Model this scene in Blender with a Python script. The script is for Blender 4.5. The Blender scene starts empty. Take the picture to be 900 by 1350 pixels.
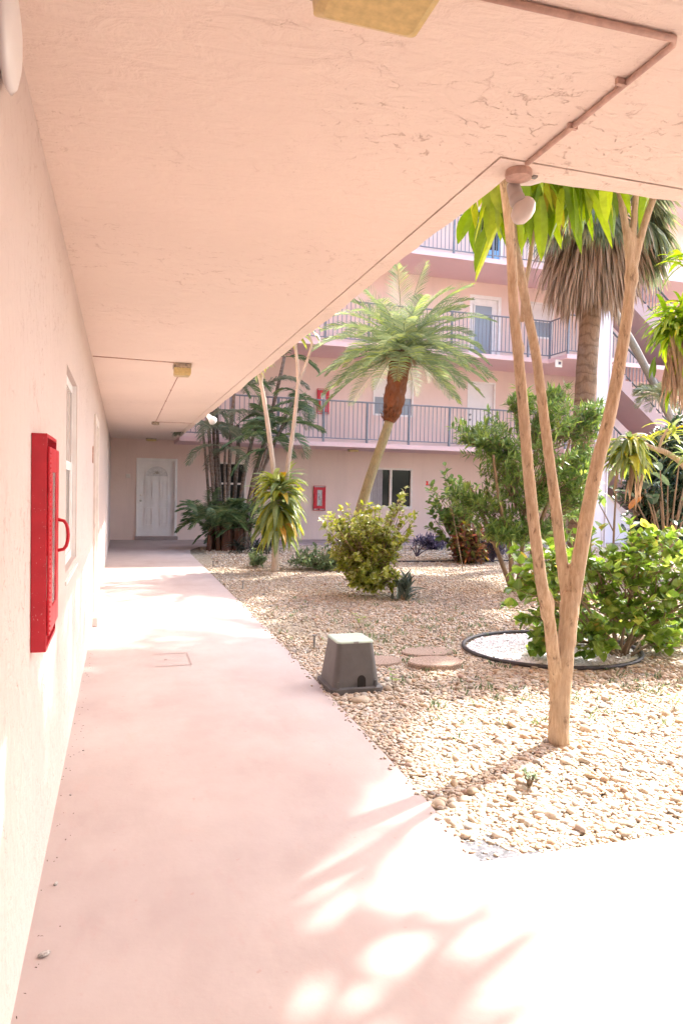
import bpy, bmesh, math, random
import numpy as np
from mathutils import Vector, Matrix
PI = math.pi
R = math.radians
rnd = random.Random(7)
nrng = np.random.default_rng(11)
scn = bpy.context.scene
col = scn.collection

# ---------------------------------------------------------------- camera
CAM_H = 1.45
FPX = 938.26
yaw, pitch, roll = R(17.184), R(-1.939), R(1.1575)
_f = Vector((math.sin(yaw)*math.cos(pitch), math.cos(yaw)*math.cos(pitch), math.sin(pitch)))
_r0 = Vector((math.cos(yaw), -math.sin(yaw), 0)); _u0 = _r0.cross(_f)
_r = _r0*math.cos(roll) + _u0*math.sin(roll)
_u = -_r0*math.sin(roll) + _u0*math.cos(roll)
cam_d = bpy.data.cameras.new('camera')
cam = bpy.data.objects.new('camera', cam_d); col.objects.link(cam)
cam.matrix_world = Matrix(((_r.x, _u.x, -_f.x, 0), (_r.y, _u.y, -_f.y, 0), (_r.z, _u.z, -_f.z, CAM_H), (0, 0, 0, 1)))
cam_d.sensor_fit = 'HORIZONTAL'; cam_d.sensor_width = 36.0
cam_d.lens = 36.0*FPX/900.0
cam_d.clip_start = 0.02; cam_d.clip_end = 1000
scn.camera = cam

# ---------------------------------------------------------------- light
S = Vector((0.89, 0.45, 1.0)).normalized()            # direction towards the sun
elev = math.asin(S.z); azim = math.atan2(S.x, S.y)    # azimuth from +Y towards +X
w = bpy.data.worlds.new('World'); scn.world = w; w.use_nodes = True
nt = w.node_tree
sky = nt.nodes.new('ShaderNodeTexSky'); sky.sky_type = 'NISHITA'; sky.sun_disc = False
sky.sun_elevation = elev; sky.sun_rotation = azim
sky.air_density = 1.0; sky.dust_density = 2.5; sky.ozone_density = 0.6
nt.links.new(sky.outputs['Color'], nt.nodes['Background'].inputs['Color'])
nt.nodes['Background'].inputs['Strength'].default_value = 0.15
sun_d = bpy.data.lights.new('sun', 'SUN'); sun_d.energy = 2.0; sun_d.angle = R(1.0); sun_d.color = (1.0, 0.93, 0.84)
sun = bpy.data.objects.new('sun', sun_d); col.objects.link(sun)
sun.rotation_euler = S.to_track_quat('Z', 'Y').to_euler(); sun.location = (10, 5, 15)
vs = scn.view_settings
vs.view_transform = 'Standard'; vs.look = 'None'; vs.gamma = 1; vs.use_curve_mapping = False
vs.exposure = 2.98
scn.cycles.use_adaptive_sampling = True; scn.cycles.adaptive_threshold = 0.025; scn.cycles.max_bounces = 7; scn.cycles.diffuse_bounces = 5; scn.cycles.transparent_max_bounces = 8

# ---------------------------------------------------------------- pixel -> point on a real plane
def ray(px, py): return _f + _r*((px-450)/FPX) + _u*((675-py)/FPX)
def on_y(px, py, Y):
    d = ray(px, py); return Vector((0, 0, CAM_H)) + d*(Y/d.y)
def on_z(px, py, z=0.0):
    d = ray(px, py); return Vector((0, 0, CAM_H)) + d*((z-CAM_H)/d.z)

# ---------------------------------------------------------------- materials
def new_mat(name):
    m = bpy.data.materials.new(name); m.use_nodes = True
    return m, m.node_tree, m.node_tree.nodes['Principled BSDF']
def N(t, kind, **kw):
    n = t.nodes.new(kind)
    for k, v in kw.items():
        if hasattr(n, k) and k not in n.inputs: setattr(n, k, v)
        else: n.inputs[k].default_value = v
    return n
def ramp(t, src, stops):
    r = t.nodes.new('ShaderNodeValToRGB'); e = r.color_ramp.elements
    while len(e) < len(stops): e.new(0.5)
    for i, (p, c) in enumerate(stops):
        e[i].position = p; e[i].color = (c, c, c, 1) if isinstance(c, (int, float)) else (*c, 1)
    t.links.new(src, r.inputs['Fac']); return r.outputs['Color']
def mixc(t, fac, a, b, mode='MIX'):
    m = t.nodes.new('ShaderNodeMix'); m.data_type = 'RGBA'; m.blend_type = mode
    for s, v in ((m.inputs[0], fac), (m.inputs[6], a), (m.inputs[7], b)):
        if isinstance(v, bpy.types.NodeSocket): t.links.new(v, s)
        elif isinstance(v, (int, float)): s.default_value = v
        else: s.default_value = (*v, 1)
    return m.outputs[2]
def math_(t, op, a, b=0.0, clamp=False):
    m = t.nodes.new('ShaderNodeMath'); m.operation = op; m.use_clamp = clamp
    for s, v in ((m.inputs[0], a), (m.inputs[1], b)):
        if isinstance(v, bpy.types.NodeSocket): t.links.new(v, s)
        else: s.default_value = v
    return m.outputs[0]
def pos(t): return t.nodes.new('ShaderNodeNewGeometry').outputs['Position']
def noise(t, vec, scale, detail=4, rough=0.55, dist=0.0):
    n = N(t, 'ShaderNodeTexNoise', Scale=scale, Detail=detail, Roughness=rough, Distortion=dist)
    if vec is not None: t.links.new(vec, n.inputs['Vector'])
    return n.outputs['Fac']
def scaled(t, vec, s):
    m = t.nodes.new('ShaderNodeVectorMath'); m.operation = 'MULTIPLY'; t.links.new(vec, m.inputs[0]); m.inputs[1].default_value = s
    return m.outputs[0]
def bump(t, b, h, strength=0.3, dist=0.02):
    n = N(t, 'ShaderNodeBump', Strength=strength, Distance=dist); t.links.new(h, n.inputs['Height']); t.links.new(n.outputs[0], b.inputs['Normal'])
def simple(name, c, rough=0.5, metal=0.0, var=0.08, scale=12.0, bmp=0.0, spec=0.5):
    m, t, b = new_mat(name); p = pos(t); n = noise(t, p, scale)
    lo = tuple(max(0, x*(1-var*2)) for x in c); hi = tuple(min(1, x*(1+var)) for x in c)
    t.links.new(ramp(t, n, [(0.3, lo), (0.7, hi)]), b.inputs['Base Color'])
    b.inputs['Roughness'].default_value = rough; b.inputs['Metallic'].default_value = metal
    b.inputs['Specular IOR Level'].default_value = spec
    if bmp: bump(t, b, noise(t, p, scale*4), bmp, 0.01)
    return m

def stucco(name, base, crack=(0.30, 0.13, 0.06), amount=1.0, wave=0.35, sc=1.0):
    """knock-down stucco: trowel ridges, pits and short dark crevices in clusters"""
    m, t, b = new_mat(name); p = pos(t)
    big = noise(t, p, 0.8, 3)
    blot = noise(t, p, 3.5, 5, 0.6)
    c = mixc(t, ramp(t, big, [(0.3, 0.0), (0.7, 1.0)]), tuple(x*0.94 for x in base), base)
    c = mixc(t, ramp(t, blot, [(0.55, 0.0), (0.85, 0.35)]), c, tuple(min(1, x*1.05) for x in base))
    warp = N(t, 'ShaderNodeTexNoise', Scale=9.0*sc, Detail=4.0); t.links.new(p, warp.inputs['Vector'])
    wv = t.nodes.new('ShaderNodeVectorMath'); wv.operation = 'MULTIPLY_ADD'
    t.links.new(warp.outputs['Color'], wv.inputs[0]); wv.inputs[1].default_value = (0.16, 0.09, 0.12); t.links.new(p, wv.inputs[2])
    st = scaled(t, wv.outputs[0], (3.2*sc, 6.5*sc, 4.0*sc))
    vor = N(t, 'ShaderNodeTexVoronoi', feature='DISTANCE_TO_EDGE', Scale=1.0, Randomness=1.0); t.links.new(st, vor.inputs['Vector'])
    line = ramp(t, vor.outputs['Distance'], [(0.0, 1.0), (0.035, 0.0)])
    clus = ramp(t, noise(t, p, 1.25, 4, 0.65), [(0.475, 0.0), (0.62, 1.0)])
    brk = ramp(t, noise(t, p, 13.0*sc, 3, 0.7), [(0.49, 0.0), (0.57, 1.0)])
    crev = math_(t, 'MULTIPLY', math_(t, 'MULTIPLY', line, clus), brk)
    pit = math_(t, 'MULTIPLY', ramp(t, noise(t, p, 55.0*sc, 2, 0.5), [(0.65, 0.0), (0.71, 1.0)]), math_(t, 'MULTIPLY', clus, brk))
    dark = math_(t, 'MAXIMUM', crev, pit)
    c = mixc(t, math_(t, 'MULTIPLY', dark, 0.6*amount), c, crack)
    t.links.new(c, b.inputs['Base Color']); b.inputs['Roughness'].default_value = 0.85; b.inputs['Specular IOR Level'].default_value = 0.2
    h = math_(t, 'SUBTRACT', math_(t, 'ADD', math_(t, 'MULTIPLY', noise(t, scaled(t, p, (1, 2.2, 1.3)), 5.0*sc, 5, 0.6, 0.6), 1.0), math_(t, 'MULTIPLY', noise(t, p, 60.0, 3), 0.10)), math_(t, 'MULTIPLY', dark, 0.5*amount))
    bump(t, b, h, wave, 0.03)
    return m

def facade_mat(name, base):
    m, t, b = new_mat(name); p = pos(t)
    c = mixc(t, ramp(t, noise(t, p, 0.6, 4), [(0.3, 0.0), (0.7, 1.0)]), tuple(x*0.93 for x in base), tuple(min(1, x*1.04) for x in base))
    st = ramp(t, noise(t, scaled(t, p, (5.0, 5.0, 0.35)), 1.0, 5, 0.65), [(0.52, 0.0), (0.80, 0.30)])
    c = mixc(t, st, c, tuple(x*0.72 for x in base))
    c = mixc(t, ramp(t, noise(t, p, 2.2, 6, 0.7), [(0.60, 0.0), (0.80, 0.25)]), c, (0.50, 0.38, 0.34))
    t.links.new(c, b.inputs['Base Color']); b.inputs['Roughness'].default_value = 0.9; b.inputs['Specular IOR Level'].default_value = 0.15
    bump(t, b, noise(t, p, 22.0, 5, 0.6), 0.25, 0.02); return m

def leaf_mat(name, stops, trans=0.35, rough=0.42, tip=None, spec=0.4):
    """each leaf (mesh island) takes its own tone; light passes through the blade"""
    m, t, b = new_mat(name)
    g = t.nodes.new('ShaderNodeNewGeometry')
    c = ramp(t, g.outputs['Random Per Island'], stops)
    n = noise(t, g.outputs['Position'], 30.0, 3)
    c = mixc(t, 0.35, c, ramp(t, n, [(0.3, 0.35), (0.7, 0.75)]), 'OVERLAY')
    t.links.new(c, b.inputs['Base Color']); b.inputs['Roughness'].default_value = rough; b.inputs['Specular IOR Level'].default_value = spec
    tr = t.nodes.new('ShaderNodeBsdfTranslucent')
    hs = N(t, 'ShaderNodeHueSaturation', Hue=0.485, Saturation=1.15, Value=1.6); t.links.new(c, hs.inputs['Color']); t.links.new(hs.outputs[0], tr.inputs['Color'])
    mx = N(t, 'ShaderNodeMixShader'); mx.inputs[0].default_value = trans
    t.links.new(b.outputs[0], mx.inputs[1]); t.links.new(tr.outputs[0], mx.inputs[2])
    t.links.new(mx.outputs[0], t.nodes['Material Output'].inputs['Surface'])
    return m

def bark(name, a, b_, ringscale=0.0, rough=0.85, dark=(0.10, 0.06, 0.035), scars=0.5):
    m, t, b = new_mat(name); p = pos(t)
    v = noise(t, scaled(t, p, (55, 55, 8)), 1.0, 6, 0.7)
    c = ramp(t, v, [(0.3, a), (0.72, b_)])
    c = mixc(t, ramp(t, noise(t, scaled(t, p, (6, 6, 3)), 1.0, 4, 0.6), [(0.48, 0.0), (0.72, 0.5)]), c, tuple(0.55*x+0.10 for x in a))
    sp = ramp(t, noise(t, scaled(t, p, (22, 22, 9)), 1.0, 4, 0.7), [(0.58, 0.0), (0.70, 1.0)])
    c = mixc(t, math_(t, 'MULTIPLY', sp, scars), c, dark)
    h = v
    if ringscale:
        wv = N(t, 'ShaderNodeTexWave', wave_type='BANDS', bands_direction='Z', Scale=ringscale, Distortion=9.0, Detail=5.0)
        wv.inputs['Detail Scale'].default_value = 2.0
        t.links.new(p, wv.inputs['Vector'])
        c = mixc(t, ramp(t, wv.outputs['Fac'], [(0.0, 0.55), (0.3, 0.0)]), c, dark); h = math_(t, 'ADD', v, wv.outputs['Fac'])
    t.links.new(c, b.inputs['Base Color']); b.inputs['Roughness'].default_value = rough; b.inputs['Specular IOR Level'].default_value = 0.25
    bump(t, b, h, 0.8, 0.012)
    return m

M = {}
M['ceiling'] = stucco('peach ceiling stucco', (0.85, 0.71, 0.62), amount=0.62, wave=0.62, sc=1.45)
M['wall'] = stucco('peach wall stucco', (0.62, 0.51, 0.47), crack=(0.40, 0.22, 0.16), amount=0.8, wave=0.6, sc=1.6)
M['facade'] = facade_mat('pink facade stucco', (0.76, 0.595, 0.535))
M['slabpink'] = stucco('pink slab edge paint', (0.74, 0.53, 0.53), amount=0.25, wave=0.2)
M['stairshade'] = stucco('shaded pink stair paint', (0.44, 0.315, 0.31), amount=0.2, wave=0.15)  # pink darkened evenly to put the stair's shade into its colour
M['lilac'] = stucco('pale lilac column paint', (0.74, 0.68, 0.72), amount=0.2, wave=0.12)
M['conduit'] = simple('pink painted conduit', (0.56, 0.36, 0.29), 0.6, var=0.12, scale=30)
M['white'] = simple('white paint', (0.80, 0.77, 0.75), 0.4, var=0.04, scale=8)
M['doorwhite'] = simple('white door enamel', (0.76, 0.72, 0.71), 0.35, var=0.03, scale=5)
M['offwhite'] = simple('off white plastic', (0.74, 0.66, 0.60), 0.45, var=0.05)
M['metalgrey'] = simple('blue grey railing paint', (0.185, 0.19, 0.215), 0.5, var=0.08, scale=20)
M['darkrail'] = simple('dark handrail paint', (0.06, 0.055, 0.06), 0.5)
M['chrome'] = simple('brushed nickel', (0.45, 0.42, 0.38), 0.3, metal=1.0, var=0.05)
M['greyglass'] = simple('grey screen glass', (0.26, 0.29, 0.33), 0.25, var=0.04, scale=2)
M['blueglass'] = simple('blue door glass', (0.20, 0.42, 0.66), 0.25, var=0.05, scale=2)
M['blind'] = simple('grey vertical blind', (0.36, 0.33, 0.34), 0.7, var=0.06)
M['dark'] = simple('dark interior', (0.02, 0.018, 0.016), 0.9)
M['hatch'] = simple('faded red hatch joint', (0.34, 0.26, 0.245), 0.7)
M['stamp'] = simple('grey concrete chip', (0.45, 0.42, 0.40), 0.9, var=0.3, scale=150)
M['rubber'] = simple('black edging plastic', (0.05, 0.045, 0.05), 0.55, var=0.2)
M['boxgrey'] = simple('grey brown box plastic', (0.105, 0.098, 0.099), 0.6, var=0.10, scale=9, bmp=0.05)
M['boxlid'] = simple('pale green box lid', (0.44, 0.53, 0.45), 0.5, var=0.07, scale=14)
M['black'] = simple('black hole', (0.015, 0.012, 0.01), 0.9)
M['fabric'] = simple('grey ground cloth', (0.17, 0.17, 0.19), 0.9, var=0.35, scale=60, bmp=0.4)
M['lens'] = simple('yellowed lamp lens', (0.62, 0.47, 0.20), 0.3, var=0.10, scale=40)
M['lampbase'] = simple('rusty lamp base', (0.42, 0.33, 0.24), 0.5, var=0.3, scale=45)
M['steel'] = simple('dull steel', (0.30, 0.29, 0.28), 0.5, metal=0.6)
M['dirt'] = simple('dark leaf litter', (0.09, 0.055, 0.035), 0.9, var=0.4, scale=40)

def glassmat():
    m, t, b = new_mat('dark window glass'); b.inputs['Base Color'].default_value = (0.015, 0.017, 0.016, 1)
    b.inputs['Roughness'].default_value = 0.04; b.inputs['Specular IOR Level'].default_value = 0.22
    bump(t, b, noise(t, pos(t), 2.0, 2), 0.03, 0.02); return m
M['glass'] = glassmat()
def clear_pane():
    m, t, b = new_mat('clear acrylic pane'); b.inputs['Base Color'].default_value = (0.8, 0.8, 0.78, 1); b.inputs['Roughness'].default_value = 0.12
    tr = t.nodes.new('ShaderNodeBsdfTransparent'); mx = N(t, 'ShaderNodeMixShader'); mx.inputs[0].default_value = 0.72
    t.links.new(b.outputs[0], mx.inputs[1]); t.links.new(tr.outputs[0], mx.inputs[2]); t.links.new(mx.outputs[0], t.nodes['Material Output'].inputs['Surface'])
    return m
M['pane'] = clear_pane()
def redpaint():
    m, t, b = new_mat('chipped red enamel'); p = pos(t)
    chips = ramp(t, noise(t, scaled(t, p, (1, 1, 0.6)), 130.0, 5, 0.7), [(0.645, 0.0), (0.675, 1.0)])
    area = ramp(t, noise(t, p, 6.0, 2), [(0.45, 0.0), (0.6, 1.0)])
    k = math_(t, 'MULTIPLY', chips, area)
    c = ramp(t, noise(t, p, 14.0), [(0.3, (0.48, 0.009, 0.024)), (0.7, (0.58, 0.014, 0.032))])
    c = mixc(t, k, c, (0.74, 0.42, 0.40))
    t.links.new(c, b.inputs['Base Color']); b.inputs['Roughness'].default_value = 0.42
    bump(t, b, math_(t, 'SUBTRACT', noise(t, p, 40.0), k), 0.15, 0.004); return m
M['red'] = redpaint()
M['redplain'] = simple('red bottle paint', (0.55, 0.02, 0.03), 0.35)
def walk_mat():
    m, t, b = new_mat('pink painted concrete'); p = pos(t)
    c = ramp(t, noise(t, p, 0.9, 4, 0.6), [(0.30, (0.40, 0.315, 0.297)), (0.52, (0.455, 0.375, 0.357)), (0.75, (0.50, 0.425, 0.407))])
    wear = ramp(t, noise(t, scaled(t, p, (1.0, 0.5, 1)), 3.2, 6, 0.65), [(0.45, 0.0), (0.8, 0.5)])
    c = mixc(t, wear, c, (0.55, 0.475, 0.455))
    scuff = ramp(t, noise(t, scaled(t, p, (2.0, 0.8, 1)), 7.0, 5, 0.7), [(0.55, 0.0), (0.80, 0.38)])
    c = mixc(t, scuff, c, (0.46, 0.30, 0.27))
    gr = ramp(t, noise(t, p, 90.0, 3, 0.6), [(0.64, 0.0), (0.76, 0.22)])
    c = mixc(t, gr, c, (0.45, 0.33, 0.31))
    rust = ramp(t, noise(t, scaled(t, p, (1.6, 1.0, 1)), 1.9, 5, 0.7, 0.5), [(0.60, 0.0), (0.78, 0.42)])
    c = mixc(t, rust, c, (0.50, 0.33, 0.265))
    spots = ramp(t, noise(t, p, 26.0, 2, 0.4), [(0.72, 0.0), (0.78, 0.45)])
    c = mixc(t, spots, c, (0.42, 0.26, 0.22))
    t.links.new(c, b.inputs['Base Color'])
    t.links.new(ramp(t, noise(t, p, 5.0, 4), [(0.3, 0.55), (0.7, 0.72)]), b.inputs['Roughness']); b.inputs['Specular IOR Level'].default_value = 0.3
    bump(t, b, math_(t, 'ADD', noise(t, p, 40.0, 4), math_(t, 'MULTIPLY', noise(t, p, 3.0), 2.0)), 0.12, 0.006)
    return m
M['walk'] = walk_mat()
def gravel_ground():
    m, t, b = new_mat('pebble ground'); p = pos(t)
    v = N(t, 'ShaderNodeTexVoronoi', Scale=38.0); t.links.new(p, v.inputs['Vector'])
    sx = t.nodes.new('ShaderNodeSeparateColor'); t.links.new(v.outputs['Color'], sx.inputs[0])
    c = ramp(t, sx.outputs[0], [(0.0, (0.36, 0.29, 0.20)), (0.35, (0.46, 0.40, 0.30)), (0.65, (0.52, 0.48, 0.39)), (0.9, (0.34, 0.27, 0.19)), (1.0, (0.25, 0.2, 0.15))])
    c = mixc(t, ramp(t, v.outputs['Distance'], [(0.3, 0.0), (0.75, 0.75)]), c, (0.20, 0.15, 0.10))
    c = mixc(t, ramp(t, noise(t, p, 1.3, 4), [(0.5, 0.0), (0.75, 0.5)]), c, (0.33, 0.26, 0.18))
    t.links.new(c, b.inputs['Base Color']); b.inputs['Roughness'].default_value = 0.8
    inv = math_(t, 'SUBTRACT', 1.0, v.outputs['Distance']); bump(t, b, inv, 0.8, 0.02)
    return m
M['gravelbed'] = gravel_ground()
def pebble_mat(name, stops):
    m, t, b = new_mat(name); g = t.nodes.new('ShaderNodeNewGeometry')
    c = ramp(t, g.outputs['Random Per Island'], stops)
    for e in c.node.color_ramp.elements: pass
    c.node.color_ramp.interpolation = 'LINEAR'
    n = noise(t, g.outputs['Position'], 70.0, 4, 0.6)
    c = mixc(t, 0.45, c, ramp(t, n, [(0.3, 0.32), (0.7, 0.68)]), 'OVERLAY')
    t.links.new(c, b.inputs['Base Color']); b.inputs['Roughness'].default_value = 0.6; b.inputs['Specular IOR Level'].default_value = 0.35
    return m
M['pebble'] = pebble_mat('river pebbles', [(0.0, (0.460, 0.398, 0.318)), (0.14, (0.514, 0.449, 0.361)), (0.27, (0.408, 0.296, 0.181)), (0.36, (0.549, 0.517, 0.473)), (0.50, (0.478, 0.381, 0.267)), (0.58, (0.301, 0.271, 0.241)), (0.66, (0.531, 0.466, 0.387)), (0.80, (0.443, 0.296, 0.189)), (0.86, (0.496, 0.432, 0.344)), (0.94, (0.319, 0.203, 0.146)), (1.0, (0.585, 0.542, 0.490))])
M['whitepebble'] = pebble_mat('white stone chips', [(0.0, (0.80, 0.80, 0.82)), (0.5, (0.86, 0.86, 0.88)), (0.93, (0.76, 0.75, 0.76)), (1.0, (0.4, 0.34, 0.32))])
M['stepstone'] = simple('aggregate stepping stone', (0.42, 0.31, 0.25), 0.9, var=0.35, scale=90, bmp=0.6)
M['soil'] = simple('sandy soil', (0.30, 0.24, 0.18), 0.95, var=0.2, scale=3)
# foliage
M['L_drac'] = leaf_mat('broad cane leaves', [(0, (0.09, 0.17, 0.02)), (0.35, (0.15, 0.26, 0.03)), (0.65, (0.22, 0.34, 0.04)), (0.93, (0.30, 0.40, 0.06)), (1, (0.42, 0.34, 0.06))], 0.5)
M['L_dracdim'] = leaf_mat('striped cane leaves', [(0, (0.14, 0.20, 0.08)), (0.3, (0.24, 0.30, 0.14)), (0.55, (0.34, 0.38, 0.07)), (0.8, (0.20, 0.27, 0.06)), (0.96, (0.42, 0.38, 0.06)), (1, (0.42, 0.24, 0.04))], 0.40)
M['L_dead'] = leaf_mat('dead straw leaves', [(0, (0.22, 0.14, 0.09)), (0.4, (0.34, 0.24, 0.16)), (0.8, (0.42, 0.31, 0.21)), (1, (0.16, 0.10, 0.07))], 0.15, 0.8, spec=0.2)
M['L_skirt'] = leaf_mat('dead palm skirt', [(0, (0.22, 0.15, 0.105)), (0.35, (0.36, 0.27, 0.20)), (0.7, (0.48, 0.39, 0.31)), (1, (0.28, 0.20, 0.14))], 0.10, 0.8, spec=0.2)
M['L_fan'] = leaf_mat('grey green fan blades', [(0, (0.10, 0.13, 0.07)), (0.5, (0.17, 0.20, 0.12)), (0.8, (0.22, 0.24, 0.10)), (1, (0.25, 0.21, 0.15))], 0.3)
M['L_date'] = leaf_mat('silvery date palm leaflets', [(0, (0.12, 0.17, 0.085)), (0.5, (0.19, 0.25, 0.13)), (0.8, (0.27, 0.31, 0.17)), (1, (0.26, 0.33, 0.07))], 0.35, 0.55, spec=0.2)
M['L_areca'] = leaf_mat('dark palm leaflets', [(0, (0.05, 0.095, 0.04)), (0.5, (0.095, 0.155, 0.065)), (0.85, (0.15, 0.21, 0.095)), (1, (0.21, 0.22, 0.10))], 0.25, 0.38)
M['L_arecagrey'] = leaf_mat('dusty palm leaflets', [(0, (0.09, 0.12, 0.08)), (0.5, (0.16, 0.19, 0.13)), (0.85, (0.23, 0.25, 0.18)), (1, (0.25, 0.22, 0.16))], 0.25, 0.4)
M['L_hib'] = leaf_mat('yellow green shrub leaves', [(0, (0.13, 0.165, 0.03)), (0.35, (0.24, 0.285, 0.05)), (0.7, (0.34, 0.38, 0.08)), (0.93, (0.44, 0.46, 0.24)), (1, (0.48, 0.42, 0.06))], 0.45, 0.30, spec=0.9)
M['L_olea'] = leaf_mat('narrow green leaves', [(0, (0.08, 0.15, 0.045)), (0.4, (0.14, 0.23, 0.07)), (0.75, (0.21, 0.31, 0.09)), (1, (0.31, 0.40, 0.10))], 0.35, 0.4)
M['L_heart'] = leaf_mat('bright heart leaves', [(0, (0.08, 0.15, 0.03)), (0.3, (0.14, 0.24, 0.045)), (0.6, (0.19, 0.30, 0.06)), (0.9, (0.26, 0.35, 0.09)), (0.97, (0.36, 0.38, 0.10)), (1, (0.34, 0.24, 0.06))], 0.42, 0.34, spec=0.6)
M['L_low'] = leaf_mat('small grey green leaves', [(0, (0.07, 0.115, 0.055)), (0.5, (0.13, 0.19, 0.09)), (1, (0.20, 0.25, 0.12))], 0.3)
M['L_croton'] = leaf_mat('mottled croton leaves', [(0, (0.07, 0.08, 0.04)), (0.3, (0.20, 0.07, 0.055)), (0.5, (0.13, 0.17, 0.05)), (0.66, (0.32, 0.16, 0.08)), (0.80, (0.16, 0.22, 0.06)), (0.91, (0.48, 0.09, 0.08)), (1, (0.52, 0.50, 0.08))], 0.35, 0.35)
M['L_purple'] = leaf_mat('purple leaves', [(0, (0.05, 0.04, 0.07)), (0.5, (0.11, 0.09, 0.15)), (1, (0.19, 0.16, 0.24))], 0.15)
M['L_darkbig'] = leaf_mat('large dark leaves', [(0, (0.025, 0.055, 0.03)), (0.5, (0.05, 0.085, 0.05)), (0.85, (0.12, 0.16, 0.11)), (1, (0.10, 0.15, 0.05))], 0.15, 0.25, spec=0.7)
M['L_brom'] = leaf_mat('dark rosette leaves', [(0, (0.03, 0.04, 0.03)), (0.6, (0.06, 0.075, 0.055)), (1, (0.12, 0.10, 0.08))], 0.12, 0.35)
M['L_agave'] = leaf_mat('grey green rosette leaves', [(0, (0.06, 0.08, 0.06)), (0.6, (0.12, 0.145, 0.11)), (1, (0.19, 0.21, 0.16))], 0.12, 0.4)
M['L_redtip'] = leaf_mat('orange red leaf', [(0, (0.45, 0.13, 0.03)), (1, (0.40, 0.22, 0.04))], 0.3)
M['L_shade'] = leaf_mat('canopy leaves', [(0, (0.05, 0.10, 0.025)), (1, (0.13, 0.20, 0.05))], 0.35)
M['B_drac'] = bark('smooth tan cane bark', (0.33, 0.22, 0.13), (0.60, 0.46, 0.33), 0, scars=0.8)
M['B_pale'] = bark('pale cane bark', (0.44, 0.35, 0.28), (0.56, 0.47, 0.39), 0, scars=0.4)
M['B_palm'] = bark('rough palm trunk', (0.16, 0.095, 0.06), (0.30, 0.20, 0.13), 1.6, scars=0.7)
M['B_date'] = bark('mossy palm trunk', (0.20, 0.16, 0.07), (0.36, 0.30, 0.17), 0, scars=0.6)
M['B_fibre'] = bark('rust brown palm fibre', (0.11, 0.035, 0.012), (0.20, 0.075, 0.03), 0, scars=0.8, dark=(0.04, 0.015, 0.008))
M['B_areca'] = bark('dark palm cane', (0.10, 0.075, 0.06), (0.24, 0.19, 0.16), 3.0, scars=0.4)
M['B_twig'] = bark('woody stem', (0.20, 0.13, 0.08), (0.33, 0.24, 0.16), 0, scars=0.3)
M['B_purple'] = bark('dark purple stem', (0.04, 0.03, 0.05), (0.10, 0.08, 0.11), 0, scars=0.2)
M['B_grey'] = bark('grey leaning trunk', (0.20, 0.18, 0.16), (0.36, 0.33, 0.30), 0, scars=0.7)
M['flower'] = simple('red petal', (0.70, 0.05, 0.06), 0.5)

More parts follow.
